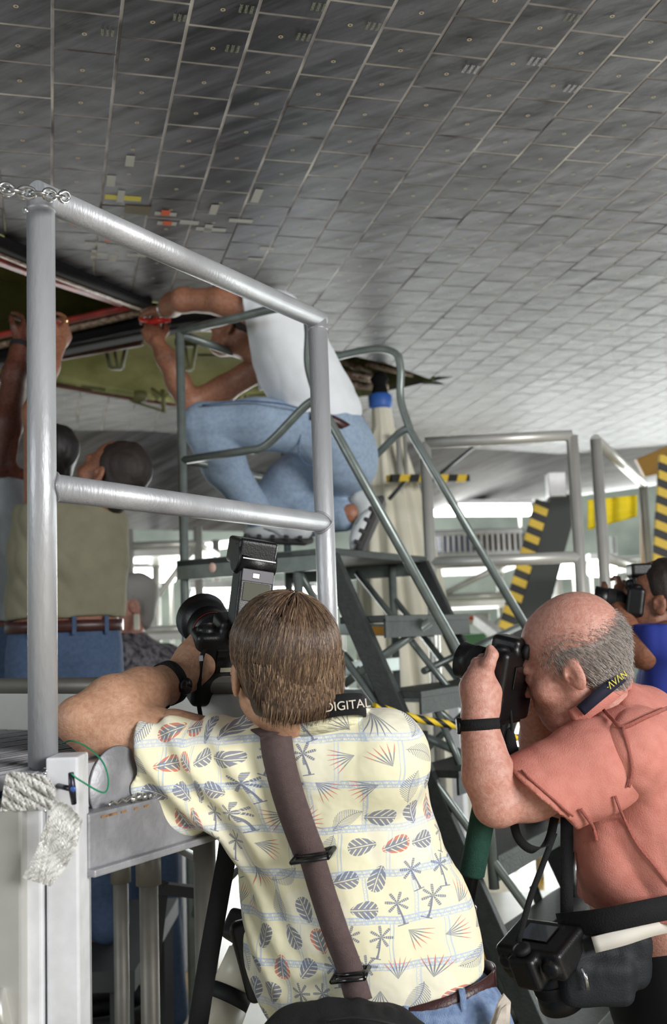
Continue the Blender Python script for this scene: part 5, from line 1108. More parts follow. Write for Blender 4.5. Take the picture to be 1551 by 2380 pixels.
# monopod with a green foam grip
mp0 = P(1170, 1650, DB); mp1 = P(1082, 2110, 2.12); r = nrm(mp1-mp0); foot = mp0+r*(mp0[2]/-r[2])
mono = thing('monopod', 'black monopod with dark green foam grip under the camera of the man in salmon', 'monopod', foot)
a = MB(); a.tube([mp0, mp0+r*.42], .017, 16); a.build('upper_tube', BLACK_PL, mono); a = MB(); a.lathe(mp0+r*.18, r, [(0, .019), (.006, .026), (.16, .0265), (.166, .019)], 20); o = a.build('foam_grip', mat('green_foam', (26, 72, 58), .8, 0, .2, 120, .5, 500), mono)
a = MB(); a.lathe(mp0+r*.40, r, [(0, .019), (.004, .023), (.022, .023), (.026, .016)], 20); a.build('twist_lock', BLACK_G, mono); a = MB(); a.tube([mp0+r*.40, mp0+r*.85], .013, 14); a.build('lower_tube', mat('monopod_grey', (70, 70, 74), .3, .6), mono); a = MB(); a.tube([mp0+r*.80, foot], .009, 12); a.lathe(foot+ZZ*.0, -r, [(0, .014), (.03, .012)], 12); a.build('spike_tube', STEEL, mono)
a = MB(); a.tube(spline([P(1186, 1640, DB-.03), P(1190, 1700, DB-.04), P(1183, 1740, DB-.04)], 6), .003, 8); o = a.build('cord', BLACK_C, mono)
s = Solid(); s.ell(P(1187, 1735, DB-.04), (.014, .010, .040), None, .01); s.ell(P(1190, 1765, DB-.04), (.017, .012, .030), None, .01); v, f = s.mesh(.003, folds(np.eye(3), .003, 30), amp=.003); mk('wrist_pouch', v, f, BLACK_C, mono, True)
# second camera, waist pack, trousers
trs = Solid(); trs.ell(P(1575, 2185, DB+.10), (.158, .182, .10), None, .04); trs.ell(P(1590, 2230, DB+.10), (.168, .188, .15), None, .05); trs.ell(P(1600, 2330, DB+.08), (.165, .185, .16), None, .05)
for ft, q in zip(ftB, (-.09, .09)): trs.chain([pB+_F*q-ZZ*.05, (pB+ft)/2+np.array([-.04, q*.6, 0]), ft+ZZ*.07], [.125, .095, .08], .04)
trs.cut(P(1500, 2146, DB), nrm(ZZ+_R*.22), .004); v, f = trs.mesh(.008, folds(np.eye(3), .004, 9, (1, 1, .5), 31), amp=.01); o = mk('trousers', v, f, mat('black_cloth_trousers', (16, 16, 19), .85, 0, .2, 20), manB, True)
a = MB(); a.ribbon(spline([P(1380, 2196, DB-.13), P(1450, 2178, DB-.13), P(1520, 2156, DB-.10), P(1600, 2140, DB-.05)], 5), ZZ, .030, .006); a.build('shirt_tail', mat('white_undershirt', (208, 204, 194), .85), manB)
pack = thing('waist_pack', 'dark waist pack with loose zip pull below the salmon shirt', 'bag', P(1370, 2240, DB-.08)); s = Solid(); s.box(P(1395, 2215, DB-.06), (.10, .05, .062), np.array([_R, _F, _U]), .03); s.box(P(1385, 2275, DB-.10), (.075, .035, .05), np.array([_R, _F, _U]), .025, .02); v, f = s.mesh(.005, folds(np.eye(3), .004, 14, (1, 1, 1), 33), amp=.008); mk('pouch', v, f, mat('dark_blue_nylon', (20, 24, 30), .7, 0, .2, 30, .3, 300), pack, True)
a = MB(); a.ribbon(spline([P(1300, 2150, DB-.05), P(1400, 2140, DB-.12), P(1500, 2120, DB-.14), P(1600, 2100, DB-.12)], 6), ZZ, .045, .005); a.build('belt', BLACK_C, pack); a = MB(); a.tube([P(1352, 2250, DB-.145), P(1362, 2275, DB-.147), P(1366, 2300, DB-.147)], .003, 8); a.tube([P(1362, 2262, DB-.147), P(1370, 2300, DB-.147)], .002, 8); a.build('zip_pull', STEEL, pack)
s = Solid(); tB2, C2, W2 = slr('camera', 'second black camera hanging lens down at the hip of the man in salmon', P(1262, 2205, 2.08), nrm(_R*.35-_U*.9+_F*.1), nrm(-_R*.6-_F*.6-_U*.2), .09, .042, False, 1.05)
h2 = thing('camera_strap', 'thin black strap and cord dropping to the second hanging camera', 'strap', P(1285, 1960, 2.1)); a = MB(); a.ribbon(spline([P(1290, 1935, 2.12), P(1262, 2010, 2.1), P(1232, 2090, 2.08), P(1205, 2190, 2.06)], 6), _R, .012, .002); a.build('strap', BLACK_C, h2); a = MB(); a.ribbon([P(1318, 1900, 2.14), P(1318, 2170, 2.10)], _R, .026, .003); a.build('wide_strap', BLACK_C, h2); a = MB(); a.ribbon(spline([P(1190, 1880, 2.11), P(1204, 1945, 2.09), P(1240, 1975, 2.09), P(1275, 1955, 2.11), P(1290, 1900, 2.13)], 8), _R+_U*.5, .018, .002); a.build('loop', BLACK_C, h2)
a = MB(); a.tube([P(1338, 1980, 2.13), P(1336, 2085, 2.12)], .005, 10); a.build('pen', STEEL, h2)

# ============================================================ man squatting on the stairs
def PC(x, y, d): return P(x, y, d+.10+max(0, (775-x)/375*.10)*(1 if y > 860 else .3))
JE = JEAN; WHT = mat('white_tshirt', (222, 226, 230), .85, 0, .08, 12)
manC = thing('person', 'man in white T-shirt and pale jeans squatting on top of the rolling stairs', 'person', F3(.2, WD/2, zp))
hcC = PC(556, 768, 3.92); fC = nrm(-_R*.82+_U*.35+_F*.45); uC = nrm(_U*.9+_R*.3)
s = Solid(); WCc = head(s, hcC, fC, uC, 1.0, neck=PC(612, 815, 3.85)); hv1, hf1 = s.mesh(.005)
bs = Solid()
def torsoC(s, g=0, k=.06):
    A = rotm(nrm(PC(650, 740, 3.75)-PC(770, 1010, 3.85)), _F)
    s.cap(PC(630, 740, 3.68), PC(640, 790, 3.98), .085+g, .085+g, k); s.ell(PC(665, 800, 3.80), np.array([.135, .18, .165])+g, np.array([A[0], A[1], A[2]]), k); s.ell(PC(705, 880, 3.82), np.array([.14, .17, .165])+g, np.array([A[0], A[1], A[2]]), k); s.ell(PC(750, 950, 3.84), np.array([.13, .15, .165])+g, A, k)
torsoC(bs, -.012); hp = PC(775, 1015, 3.85); bs.ell(hp, (.14, .15, .13), None, .04)
kn, kf = PC(465, 990, 3.72), PC(600, 1185, 3.92); an, anf = PC(628, 1222, 3.70), PC(815, 1195, 3.80)
bs.chain([hp-_F*.06, kn], [.09, .062], .03); bs.chain([kn, an], [.058, .040], .03); bs.chain([hp+_F*.06, kf], [.09, .06], .03); bs.chain([kf, anf], [.055, .04], .03)
bs.chain([PC(620, 730, 3.68), PC(520, 700, 3.70), PC(425, 698, 3.76)], [.060, .052, .042], .03); bs.chain([PC(425, 698, 3.76), PC(400, 708, 3.86), PC(378, 722, 3.98)], [.044, .042, .030], .03); hand(bs, PC(378, 722, 3.98), PC(350, 722, 4.10)-PC(378, 722, 3.98), -_U, 1, (.5, .6, .6, .7))
bs.chain([PC(610, 850, 3.98), PC(520, 905, 3.96), PC(440, 935, 3.92)], [.055, .050, .042], .03); bs.chain([PC(440, 938, 3.92), PC(415, 890, 3.92), PC(385, 830, 3.94), PC(366, 795, 3.96)], [.045, .046, .036, .028], .03); hand(bs, PC(366, 798, 3.96), PC(345, 755, 4.0)-PC(366, 798, 3.96), _F, -1, (.5, .6, .8, .9))
v1, f1 = bs.mesh(.006); smesh('body', [(v1, f1), (hv1, hf1)], mat('sunburnt_skin', (156, 108, 84), .5, 0, .25, 90, .2, 200, rgb2=(138, 92, 70), sss=.08), manC)
s = Solid(); torsoC(s, .012); s.cap(PC(640, 735, 3.68), PC(575, 715, 3.69), .090, .082, .04); s.cap(PC(620, 850, 3.98), PC(515, 905, 3.96), .085, .072, .04); s.cut(PC(566, 715, 3.69), nrm(-_R-_U*.12), .002); s.ell(PC(800, 955, 3.80), (.06, .08, .06), None, .04)
s.ell(PC(690, 980, 3.76), (.12, .1, .05), None, .04); s.cut(PC(830, 990, 3.8), nrm(_R*.35-_U), .004)
v, f = s.mesh(.006, both(folds(np.array([_R, _F, _U]), .006, 6, (1.2, 1, .4), 41)), amp=.012); mk('tshirt', v, f, WHT, manC, True)
s = Solid(); s.ell(PC(775, 1030, 3.84), (.155, .17, .145), None, .05); s.ell(PC(800, 1075, 3.84), (.13, .15, .13), None, .05); s.ell(PC(740, 990, 3.84), (.15, .16, .10), None, .05)
s.chain([PC(760, 1000, 3.78), PC(600, 985, 3.72), PC(478, 985, 3.70)], [.115, .098, .082], .03); s.chain([PC(470, 990, 3.70), PC(520, 1080, 3.71), PC(600, 1195, 3.70)], [.080, .082, .058], .03)
s.chain([PC(770, 1050, 3.92), PC(680, 1120, 3.92), PC(610, 1180, 3.92)], [.115, .10, .08], .04); s.chain([PC(610, 1190, 3.92), PC(720, 1200, 3.88), PC(800, 1200, 3.82)], [.08, .075, .06], .04); s.cut(PC(745, 945, 3.75), nrm(_U*1.0+_R*.42), .006) if False else None
v, f = s.mesh(.006, both(folds(np.array([_U, _F, _R]), .005, 7, (1.2, 1, .5), 43)), amp=.012); mk('jeans', v, f, JE, manC, True)
a = MB(); a.ribbon(spline([PC(722, 965, 3.655), PC(770, 975, 3.66), PC(812, 998, 3.70), PC(838, 1025, 3.80)], 6), _U+_R*.3, .034, .005); a.build('belt', LEA, manC)
a = MB(); pk = [PC(718, 1000, 3.70), PC(712, 1060, 3.68), PC(740, 1090, 3.68), PC(775, 1075, 3.68)]; 
a.ribbon(spline([PC(700, 1005, 3.66), PC(694, 1050, 3.665), PC(712, 1078, 3.67), PC(745, 1085, 3.68)], 6), _F, .004, .004); a.build('pocket_seam', denim('dark_seam', (88, 108, 140), (70, 90, 120)), manC)
a = MB(); a.ribbon(spline([PC(470, 942, 3.615), PC(560, 932, 3.615), PC(650, 938, 3.62), PC(700, 950, 3.64)], 6), _U, .006, .003); a.build('leg_seam', MATS['dark_seam'], manC)
s = Solid(); A_ = rotm(fC, uC); s.ell(WCc(0, -.03, .045), (.086, .098, .088), A_, .02); s.cut(WCc(0, .035, .03), nrm(A_[1]+A_[2]*.1), .004); s.cut(WCc(0, 0, -.03), -A_[2], .01); v, f = s.mesh(.005, folds(np.eye(3), .003, 40), amp=.003); mk('hair', v, f, mat('dark_hair', (38, 28, 24), .6, 0, .3, 120, .5, 300), manC, True)
SHW = mat('white_trainer', (196, 200, 200), .55, 0, .12, 20); SHB = mat('trainer_sole', (48, 46, 46), .7)
def shoe(nm, heel, toe, up, lab, sc=1.):
    f_ = nrm(toe-heel); A = rotm(f_, up); L = np.linalg.norm(toe-heel); W = lambda x, y, z: heel+x*A[0]*sc+y*A[1]*L+z*A[2]*sc
    t = thing(nm, lab, 'shoe', (heel+toe)/2) if False else None
    s = Solid(); s.ell(W(0, .22, .045), np.array([.040*sc, .24*L, .045*sc]), A, .02); s.ell(W(0, .60, .035), np.array([.045*sc, .40*L, .035*sc]), A, .02); s.cap(W(0, .22, .05), W(0, .15, .085), .037*sc, .037*sc, .02); v, f = s.mesh(.004); o = mk('shoe', v, f, SHW, manC, True)
    s = Solid(); s.box(W(0, .5, .006), np.array([.042*sc, .5*L, .013*sc]), A, .012, .01)
    for k in range(5): s.box(W(.044, .08+.2*k, .022), (.004, .035*L, .010), A, .003, .004); s.box(W(-.044, .08+.2*k, .022), (.004, .035*L, .010), A, .003, .004)
    v, f = s.mesh(.0035); mk('sole', v, f, SHB, o, True)
    a = MB()
    for k in range(4): a.tube([W(-.022, .45+.07*k, .074-.008*k), W(.022, .45+.07*k, .074-.008*k)], .003, 6)
    a.build('laces', mat('lace_grey', (150, 152, 154), .8), o); a = MB(); a.ribbon([W(-.046, .32, .03), W(-.045, .45, .045), W(-.040, .62, .05)], A[2], .009, .002); a.ribbon([W(.046, .32, .03), W(.045, .45, .045), W(.040, .62, .05)], A[2], .009, .002); a.build('side_stripe', mat('stripe_grey', (150, 156, 158), .5), o)
shoe('shoe', PC(722, 1262, 3.66), PC(566, 1256, 3.72), nrm(_U-_F*.1), '', 1.0); shoe('shoe', PC(895, 1160, 3.80), PC(838, 1288, 3.74), nrm(-_R*.9-_U*.4), '', 1.0)
brc = MB(); w_ = nrm(PC(378, 722, 3.98)-PC(400, 708, 3.86)); c_ = PC(386, 718, 3.93); b1 = nrm(np.cross(w_, ZZ)); b2 = np.cross(w_, b1); brc.tube([c_+b1*.034*math.cos(t)+b2*.034*math.sin(t) for t in np.linspace(0, 2*math.pi, 24, endpoint=False)], .0045, 8, True); brc.ell if False else None; o = brc.build('bracelet', STEEL); tag(o, 'silver bracelet on the wrist of the squatting man in white', 'bracelet')
tool = MB(); tool.tube([PC(352, 748, 3.97), PC(395, 742, 3.95)], [.012, .011], 12); tool.tube([PC(352, 750, 3.97), PC(326, 742, 3.99)], .008, 10); o = tool.build('screwdriver', mat('red_plastic', (214, 40, 34), .35)); tag(o, 'red handled tool in the lower hand of the squatting man', 'tool')

# ============================================================ the other people
def simple_person(label, d, hcp, hfwd, hsc, nk, shl, shr, pel, shirt, skin, hairm, arms, legs_z, pants, shirt_label=None, hem=None, seed=50, sleeves=(), ax=None, wid=(.16, .12), hair_back=True, hair_cut=None, fine=.007):
    o = thing('person', label, 'person', np.array([pel[0], pel[1], legs_z]))
    s = Solid(); W = head(s, hcp, hfwd, ZZ+np.asarray(hair_cut if hair_cut is not None else [0, 0, 0.]), hsc, neck=nk); hv1, hf1 = s.mesh(.005)
    X = nrm(shr-shl) if ax is None else ax; X = nrm(X*[1, 1, 0]); Y = np.cross(ZZ, X); A = np.array([X, Y, ZZ])
    def torso(s, g):
        mid = (shl+shr)/2; s.cap(shl, shr, .07+g, .07+g, .06)
        for t, w_ in ((.22, 1.02), (.5, 1.0), (.78, .98)):
            c = mid+(pel-mid)*t; s.ell(c, np.array([wid[0]*w_, wid[1], .17])+g, A, .06)
        s.cap(nk-ZZ*.02, mid, .06+g, .09+g, .05)
    b = Solid(); torso(b, -.012); b.ell(pel, (.14, .11, .13), A, .04)
    for e in (-1, 1):
        ft = np.array([pel[0], pel[1], legs_z])+X*e*.13; b.chain([pel+X*e*.09-ZZ*.05, (pel+ft)/2+X*e*.03, ft+ZZ*.09], [.085, .058, .04], .03); b.cap(ft+ZZ*.04, ft+ZZ*.035+nrm(hfwd*[1, 1, 0])*.15, .04, .032, .03)
    for ch in arms:
        b.chain(ch[0], ch[1], .03)
        if len(ch) > 2: hand(b, ch[0][-1], ch[2], ch[3], ch[4], (.5, .6, .7, .8))
    v1, f1 = b.mesh(fine); smesh('body', [(v1, f1), (hv1, hf1)], skin, o)
    s = Solid(); torso(s, .014)
    for a_, b_, r0, r1 in sleeves: s.cap(a_, b_, r0, r1, .05)
    for c, n_ in [(nk+ZZ*.03, ZZ)]+list(hem or []): s.cut(c, n_, .004)
    v, f = s.mesh(fine, folds(np.array([nrm(X+ZZ*.9), Y, nrm(X-ZZ*.9)]) if seed % 2 else A, .011, 7, (1.2, 1, .35), seed), amp=.014); so = mk('shirt', v, f, shirt, o, True)
    s = Solid(); s.ell(pel+ZZ*.02, (wid[0]+.002, wid[1]+.005, .15), A, .05)
    for e in (-1, 1):
        ft = np.array([pel[0], pel[1], legs_z])+X*e*.13; s.chain([pel+X*e*.085-ZZ*.06, (pel+ft)/2+X*e*.03, ft+ZZ*.07], [.11, .085, .075], .04)
    s.cut(pel+ZZ*.09, ZZ, .004); v, f = s.mesh(.009, folds(A, .004, 9, (1, 1, .5), seed+3), amp=.01); mk('trousers', v, f, pants, o, True)
    if hairm is not None:
        AA = rotm(hfwd, ZZ+np.asarray(hair_cut if hair_cut is not None else [0, 0, 0.])); s = Solid(); s.ell(W(0, -.028, .045), np.array([.087, .10, .09])*hsc, AA, .02); s.ell(W(0, -.06, -.03), np.array([.07, .05, .07])*hsc, AA, .03); s.cut(W(0, .05, .04), nrm(AA[1]-AA[2]*.2), .004)
        for e_ in (-1, 1): s.box(W(e_*.095, .045, -.05), np.array([.045, .05, .055]), AA, .01, .01, True)
        v, f = s.mesh(.005, folds(np.eye(3), .004, 30), amp=.004); mk('hair', v, f, hairm, o, True)
    return o, A, W
DH = mat('dark_hair', (38, 28, 24), .6); OLV = mat('olive_knit', (122, 118, 98), .9, 0, .12, 20, .3, 300); GRYS = mat('grey_cotton', (140, 146, 150), .85, 0, .15, 16)
d = 3.45
oD, AD, WD_ = simple_person('man in olive T-shirt and blue jeans reaching up into the wheel well', d, P(258, 1108, d), nrm(-_R*.85+_F*.35+_U*.45), 1.03, P(218, 1185, d), P(100, 1205, d), P(232, 1215, d+.06), P(150, 1500, d), OLV, SKIN_B, DH, [([P(95, 1190, d), P(85, 960, d+.1), P(112, 850, d+.2), P(135, 800, d+.28)], [.055, .044, .036, .03], P(175, 740, d+.4)-P(135, 800, d+.28), nrm(-_R+_F*.2), 1)], zl, JEAN2, seed=51, sleeves=[(P(100, 1200, d), P(92, 1080, d+.04), .085, .075)], hem=[(P(150, 1442, d), -ZZ)], wid=(.185, .13), ax=nrm(np.array([1, .1, 0])), hair_cut=[.25, 0, 0])
bq = P(150, 1456, d); br = [bq+AD[0]*.192*math.cos(t)+AD[1]*.138*math.sin(t) for t in np.linspace(0, 2*math.pi, 48)]; a = MB(); a.ribbon(br, ZZ, .036, .005); a.build('belt', LEA, oD)
for t in (-1.3, -2.0, -.7): q = bq+AD[0]*.196*math.cos(t)+AD[1]*.142*math.sin(t); a = MB(); a.box(q, (.007, .004, .03), AD, .002); a.build('belt_loop', JEAN2, oD)
a = MB(); a.lathe(P(150, 742, d+.32), _F, [(0, .011), (.008, .011)], 14, False); o = a.build('ring', mat('gold', (214, 180, 90), .25, .9)); tag(o, 'gold ring on the raised hand of the man in olive', 'ring')
d = 3.75
oE, AE, WE = simple_person('dark-haired man in grey shirt at the frame edge with one arm raised', d, P(118, 1060, d+.05), nrm(-_R*.5+_F*.7+_U*.4), 1.0, P(80, 1135, d), P(-60, 1130, d), P(90, 1140, d), P(20, 1500, d), GRYS, SKIN_D, mat('black_hair', (20, 17, 17), .6), [([P(-10, 1110, d), P(18, 985, d-.02), P(34, 870, d+.05), P(46, 800, d+.1)], [.062, .050, .042, .032], P(70, 740, d+.2)-P(46, 800, d+.1), nrm(-_R+_F*.2), 1)], zl, JEAN2, seed=52, sleeves=[(P(-10, 1130, d), P(8, 1050, d), .09, .08)], hem=[(P(20, 1448, d), -ZZ)], wid=(.19, .13), ax=nrm(np.array([1, .0, 0])))
a = MB(); c_ = P(46, 805, d+.1); w_ = nrm(P(46, 800, d+.1)-P(34, 870, d+.05)); b1 = nrm(np.cross(w_, _F)); b2 = np.cross(w_, b1); a.ribbon([c_+b1*.036*math.cos(t)+b2*.036*math.sin(t) for t in np.linspace(0, 2*math.pi, 28)], w_, .02, .004); o = a.build('wristband', BLACK_C); tag(o, 'black band around the raised dark wrist at the frame edge', 'watch')
PATS = mat('dark_floral_cotton', (120, 116, 122), .85, 0, .7, 46, rgb2=(38, 36, 44)); d = 4.6
oF, AF, WF = simple_person('grey-haired man in dark floral shirt seen between the olive shirt and the camera', d, P(298, 1408, d), nrm(-_R*.8-_F*.35), 1.12, P(295, 1470, d), P(262, 1530, d-.15), P(385, 1545, d+.1), P(320, 1800, d), PATS, SKIN_P, mat('grey_hair_far', (150, 148, 144), .7), [], 0.0, JEAN2, seed=53, sleeves=[(P(385, 1545, d+.1), P(420, 1620, d+.1), .09, .08)], wid=(.2, .13), ax=nrm(np.array([1, .3, 0])))
a = MB(); a.box(P(318, 1446, d-.12), (.012, .01, .035), None, .006); o = a.build('bandage', mat('white_bandage', (232, 230, 214), .7)); tag(o, 'white and yellow tag beside the cheek of the grey-haired man', 'tag')
BLU = mat('royal_blue_cotton', (38, 56, 150), .8, 0, .15, 14); d = 3.0
oG, AG, WG = simple_person('man in royal blue shirt aiming a camera at the right edge', d, P(1528, 1400, d), nrm(-_R*.9+_F*.3+_U*.1), 1.0, P(1575, 1470, d), P(1580, 1520, d-.1), P(1640, 1530, d+.2), P(1610, 1830, d), BLU, SKIN_B, DH, [([P(1560, 1490, d-.1), P(1500, 1510, d-.12), P(1462, 1500, d-.1)], [.06, .05, .04]), ([P(1462, 1500, d-.1), P(1448, 1460, d-.05), P(1440, 1415, d)], [.042, .038, .028], P(1455, 1380, d+.05)-P(1440, 1415, d), nrm(_F), 1)], 0.0, JEAN2, seed=54, sleeves=[(P(1580, 1510, d-.1), P(1530, 1480, d-.12), .085, .075), (P(1560, 1600, d-.1), P(1580, 1680, d-.1), .08, .09)], wid=(.19, .15), ax=nrm(np.array([.4, 1, 0])))
tG, CG, WCG = slr('camera', 'dark camera with upright flash at the face of the man in blue', P(1478, 1400, d), nrm(-_R*.95+_F*.3+_U*.1), ZZ, .10, .036, False, .85)
s = Solid(); s.box(P(1488, 1352, d), (.026, .022, .045), None, .006); s.box(P(1486, 1325, d), (.03, .035, .018), None, .006); v, f = s.mesh(.004); mk('flash', v, f, BLACK_PL, tG, True)
tH, CH_, WH_ = slr('camera', 'dark camera edge showing past the far guardrail post', P(1400, 1398, 3.3), nrm(-_R*.95+_F*.3), ZZ, .06, .03, False, .6)

# ============================================================ equipment further back
def far_rail(name, label, posts, top, mid, r, zf):
    t = thing(name, label, 'railing', posts[0]*[1, 1, 0]+ZZ*zf, 'distant guardrails')
    for p in posts: a = MB(); a.tube([p*[1, 1, 0]+ZZ*zf, p], r, 14); a.build('post', ALU_FAR, t)
    a = MB(); a.tube([posts[0], posts[1]], r, 14); a.build('top_rail', ALU_FAR, t)
    dz_ = mid; a = MB(); a.tube([posts[0]-ZZ*dz_, posts[1]-ZZ*dz_], r, 14); a.build('mid_rail', ALU_FAR, t); return t
r1 = P(988, 1030, 4.3); r2 = P(1330, 1017, 4.25); far_rail('guardrail', 'pale guardrail standing behind the stairs, beside the draped column', [r1, r2*[1, 1, 0]+ZZ*r1[2]], 0, .50, .024, .55)
r1 = P(1385, 1022, 4.4); r2 = P(1492, 1082, 5.9); far_rail('guardrail', 'pale guardrail running away behind the bald man', [r1, r2*[1, 1, 0]+ZZ*r1[2]], 0, .50, .024, .55)
for i, (x0, x1, dd) in enumerate(((960, 1380, 4.4), (1370, 1560, 4.6))):
    A0, B0 = P(x0, 1466, dd)*[1, 1, 0]+ZZ*.5, P(x1, 1466, dd)*[1, 1, 0]+ZZ*.5; a = MB(); a.beam(A0, B0, .5, .08, bev=.004); t = a.build('low_deck', ALU_FAR); tag(t, 'low pale deck carrying the guardrail beside the draped column' if i == 0 else 'low pale deck carrying the guardrail behind the bald man', 'platform')
    for q in (A0+(B0-A0)*.06, B0+(A0-B0)*.06):
        for e in (-.2, .2): a = MB(); n_ = np.cross(nrm(B0-A0), ZZ); a.beam(q+n_*e-ZZ*.04, (q+n_*e)*[1, 1, 0], .05, .05, VV); a.build('leg', ALU_FAR, t)
# draped jack column
jk = thing('jack_column', 'hydraulic jack column draped in cream cloth with a blue collar on top', 'jack', P(920, 1500, 5.4)*[1, 1, 0])
dJ = 5.4; jt = P(884, 925, dJ); jb = jt*[1, 1, 0]
V = []; nn = 96; hs_ = [(jt[2]-.03, .050), (jt[2]-.16, .058), (jt[2]-.22, .095), (jt[2]-.5, .15), (jt[2]-.9, .20), (1.2, .26), (.6, .34), (.03, .42)]
for z, rr_ in hs_:
    for k in range(nn):
        t = 2*math.pi*k/nn; ru = rr_*(1+.10*min(1, (jt[2]-z)*1.2)*(math.sin(t*13)+.5*math.sin(t*23+z*2))); V.append(jb+np.array([ru*math.cos(t)+.12*(jt[2]-z)*.5, ru*math.sin(t), z]))
F = [(i*nn+k, i*nn+(k+1) % nn, (i+1)*nn+(k+1) % nn, (i+1)*nn+k) for i in range(len(hs_)-1) for k in range(nn)]; mk('cloth_cover', V, np.array(F), CREAM, jk, True)
bj = belly(880, 870); a = MB(); a.lathe(jb+ZZ*(jt[2]-.06), ZZ, [(0, .055), (.01, .062), (.07, .062), (.08, .05)], 28); a.build('collar', mat('blue_collar', (50, 96, 176), .5), jk); a = MB(); a.lathe(jb+ZZ*(jt[2]-.02), ZZ, [(0, .045), (.06, .042), (.09, .035), (.12, .05), (.16, .02)], 20); a.build('ball_head', SEAL, jk)
a = MB(); a.tube([P(925, 1000, 5.2), P(945, 1420, 5.2)], .014, 10); a.tube([P(940, 1000, 5.25), P(962, 1420, 5.2)], .010, 10); a.build('gauge_tube', ALU_FAR, jk)
def stripe_m(n, sc_, dv, c2=(28, 28, 26)): m = bpy.data.materials.new(n); m.use_nodes = True; return stripes(m, sc_, dv, (222, 188, 60), c2)
SM1 = stripe_m('hazard_stripes', 10, (1, 0, -.3)); a = MB(); a.beam(P(905, 1112, 5.0), P(1085, 1112, 5.3), .05, .035, bev=.003); o = a.build('striped_bar', SM1, jk); tag(o, 'yellow and black striped horizontal bar')
a = MB(); a.tube([P(905, 1160, 5.0), P(950, 1110, 5.05)], .01, 8); a.tube([P(1000, 1120, 5.1), P(1100, 1040, 5.6)], .01, 8); a.build('strut', GREEN_D, jk)
SM2 = stripe_m('hazard_stripes_broad', 9.5, (.5, 0, 1.1))
def hazard(label, a0, b0, w_, d_, a1, b1, w2):
    t = thing('brace_beam', label, 'beam', a0*[1, 1, 0]); m = MB(); m.beam(a0, b0, w_, .03, _F, bev=.002); o = m.build('striped_face', SM2, t); m = MB(); m.beam(a1, b1, w2, .10, _F, bev=.002); m.build('dark_web', mat('dark_green_steel', (36, 42, 38), .6), t); return t
q0 = P(1262, 1165, 6.0); q1 = P(1182, 1440, 5.9); qe = q1+(q1-q0)*(q1[2]/(q0[2]-q1[2])); w0 = P(1312, 1150, 6.05); w1_ = P(1232, 1440, 5.95); we = w1_+(w1_-w0)*(w1_[2]/(w0[2]-w1_[2]))
tb = hazard('leaning beam with yellow and black hazard stripes behind the guardrail', q0, qe, .085, .03, w0, we, .16); a = MB(); a.box(P(1292, 1128, 6.0), (.05, .05, .07), None, .005); a.build('white_block', WHITE_P, tb)
q0 = P(1556, 1060, 5.6); q1 = P(1538, 1360, 5.5); qe = q1+(q1-q0)*(q1[2]/(q0[2]-q1[2])); w0 = P(1620, 1060, 5.65); w1_ = P(1600, 1360, 5.55); we = w1_+(w1_-w0)*(w1_[2]/(w0[2]-w1_[2]))
hazard('upright beam with broad hazard stripes at the right edge', q0, qe, .11, .03, w0, we, .10)
# yellow cloth
Vs = []; 
for i in range(9):
    for k in range(14): x = 1366+(1482-1366)*k/13; y = 1162-12*k/13+(70-20*k/13)*i/8; Vs.append(P(x, y, 5.0+.02*math.sin(k*1.3)+.01*math.sin(i)))
o = mk('yellow_flag', Vs, np.array([(i*14+k, i*14+k+1, i*14+15+k, i*14+14+k) for i in range(8) for k in range(13)]), mat('yellow_cloth', (226, 202, 30), .8), None, True); so = o.modifiers.new('t', 'SOLIDIFY'); so.thickness = .004; tag(o, 'bright yellow cloth hanging behind the far guardrail', 'cloth')
TANM = mat('tan_panel', (168, 128, 60), .6); a = MB(); a.prism([P(1480, 1068, 6.4), P(1570, 1030, 6.3), P(1580, 1090, 6.3), P(1500, 1108, 6.4)], _F*.05); a.prism([P(1490, 1100, 6.5), P(1495, 1100, 6.5), P(1500, 1500, 6.5), P(1494, 1500, 6.5)], _F*.03); o = a.build('tan_panel', TANM); tag(o, 'tan panel under the hull at the right edge', 'panel')
# lamps
LMP = mat('lamp_tube', (255, 255, 250), .4, emit=9)
def lamp(label, x0, y0, x1, y1, d, h_, grp='background lamps'):
    t = thing('strip_light', label, 'lamp', P((x0+x1)/2, y0, d), grp); A, B = P(x0, y0, d), P(x1, y1, d); m = MB(); m.beam(A, B, h_, h_, ZZ, bev=h_*.3); m.build('diffuser', LMP, t); m = MB(); m.beam(A+ZZ*h_*.75, B+ZZ*h_*.75, h_*1.3, h_*.4, ZZ, bev=.003); m.build('housing', WHITE_P, t)
    for q in (.1, .9): m = MB(); c = A+(B-A)*q; m.tube([c-ZZ*h_*.4+_F*.02, c*[1, 1, 0]+_F*[1, 1, 0]*.02], .014, 8); m.build('stand_pole', ALU_FAR, t)
lamp('long bright strip light behind the draped column and guardrail', 972, 1187, 1235, 1186, 8.5, .09); lamp('broad glowing lamp beside the olive shirt', 298, 1338, 408, 1338, 8.0, .10); lamp('glowing lamp panel above the broad one beside the olive shirt', 296, 1306, 408, 1308, 8.4, .10)
lamp('wide bright strip light behind the brown hair', 445, 1392, 735, 1388, 7.5, .13); lamp('short lamp glowing between guardrail posts', 1274, 1330, 1342, 1328, 8.0, .10); lamp('small lamp glowing right of the guardrail post', 1368, 1322, 1432, 1322, 8.0, .12); lamp('faint strip light under the hull left of the flash', 446, 1276, 560, 1262, 8.5, .05)
lamp('narrow strip light low behind the stairs', 760, 1395, 800, 1393, 8.2, .12)
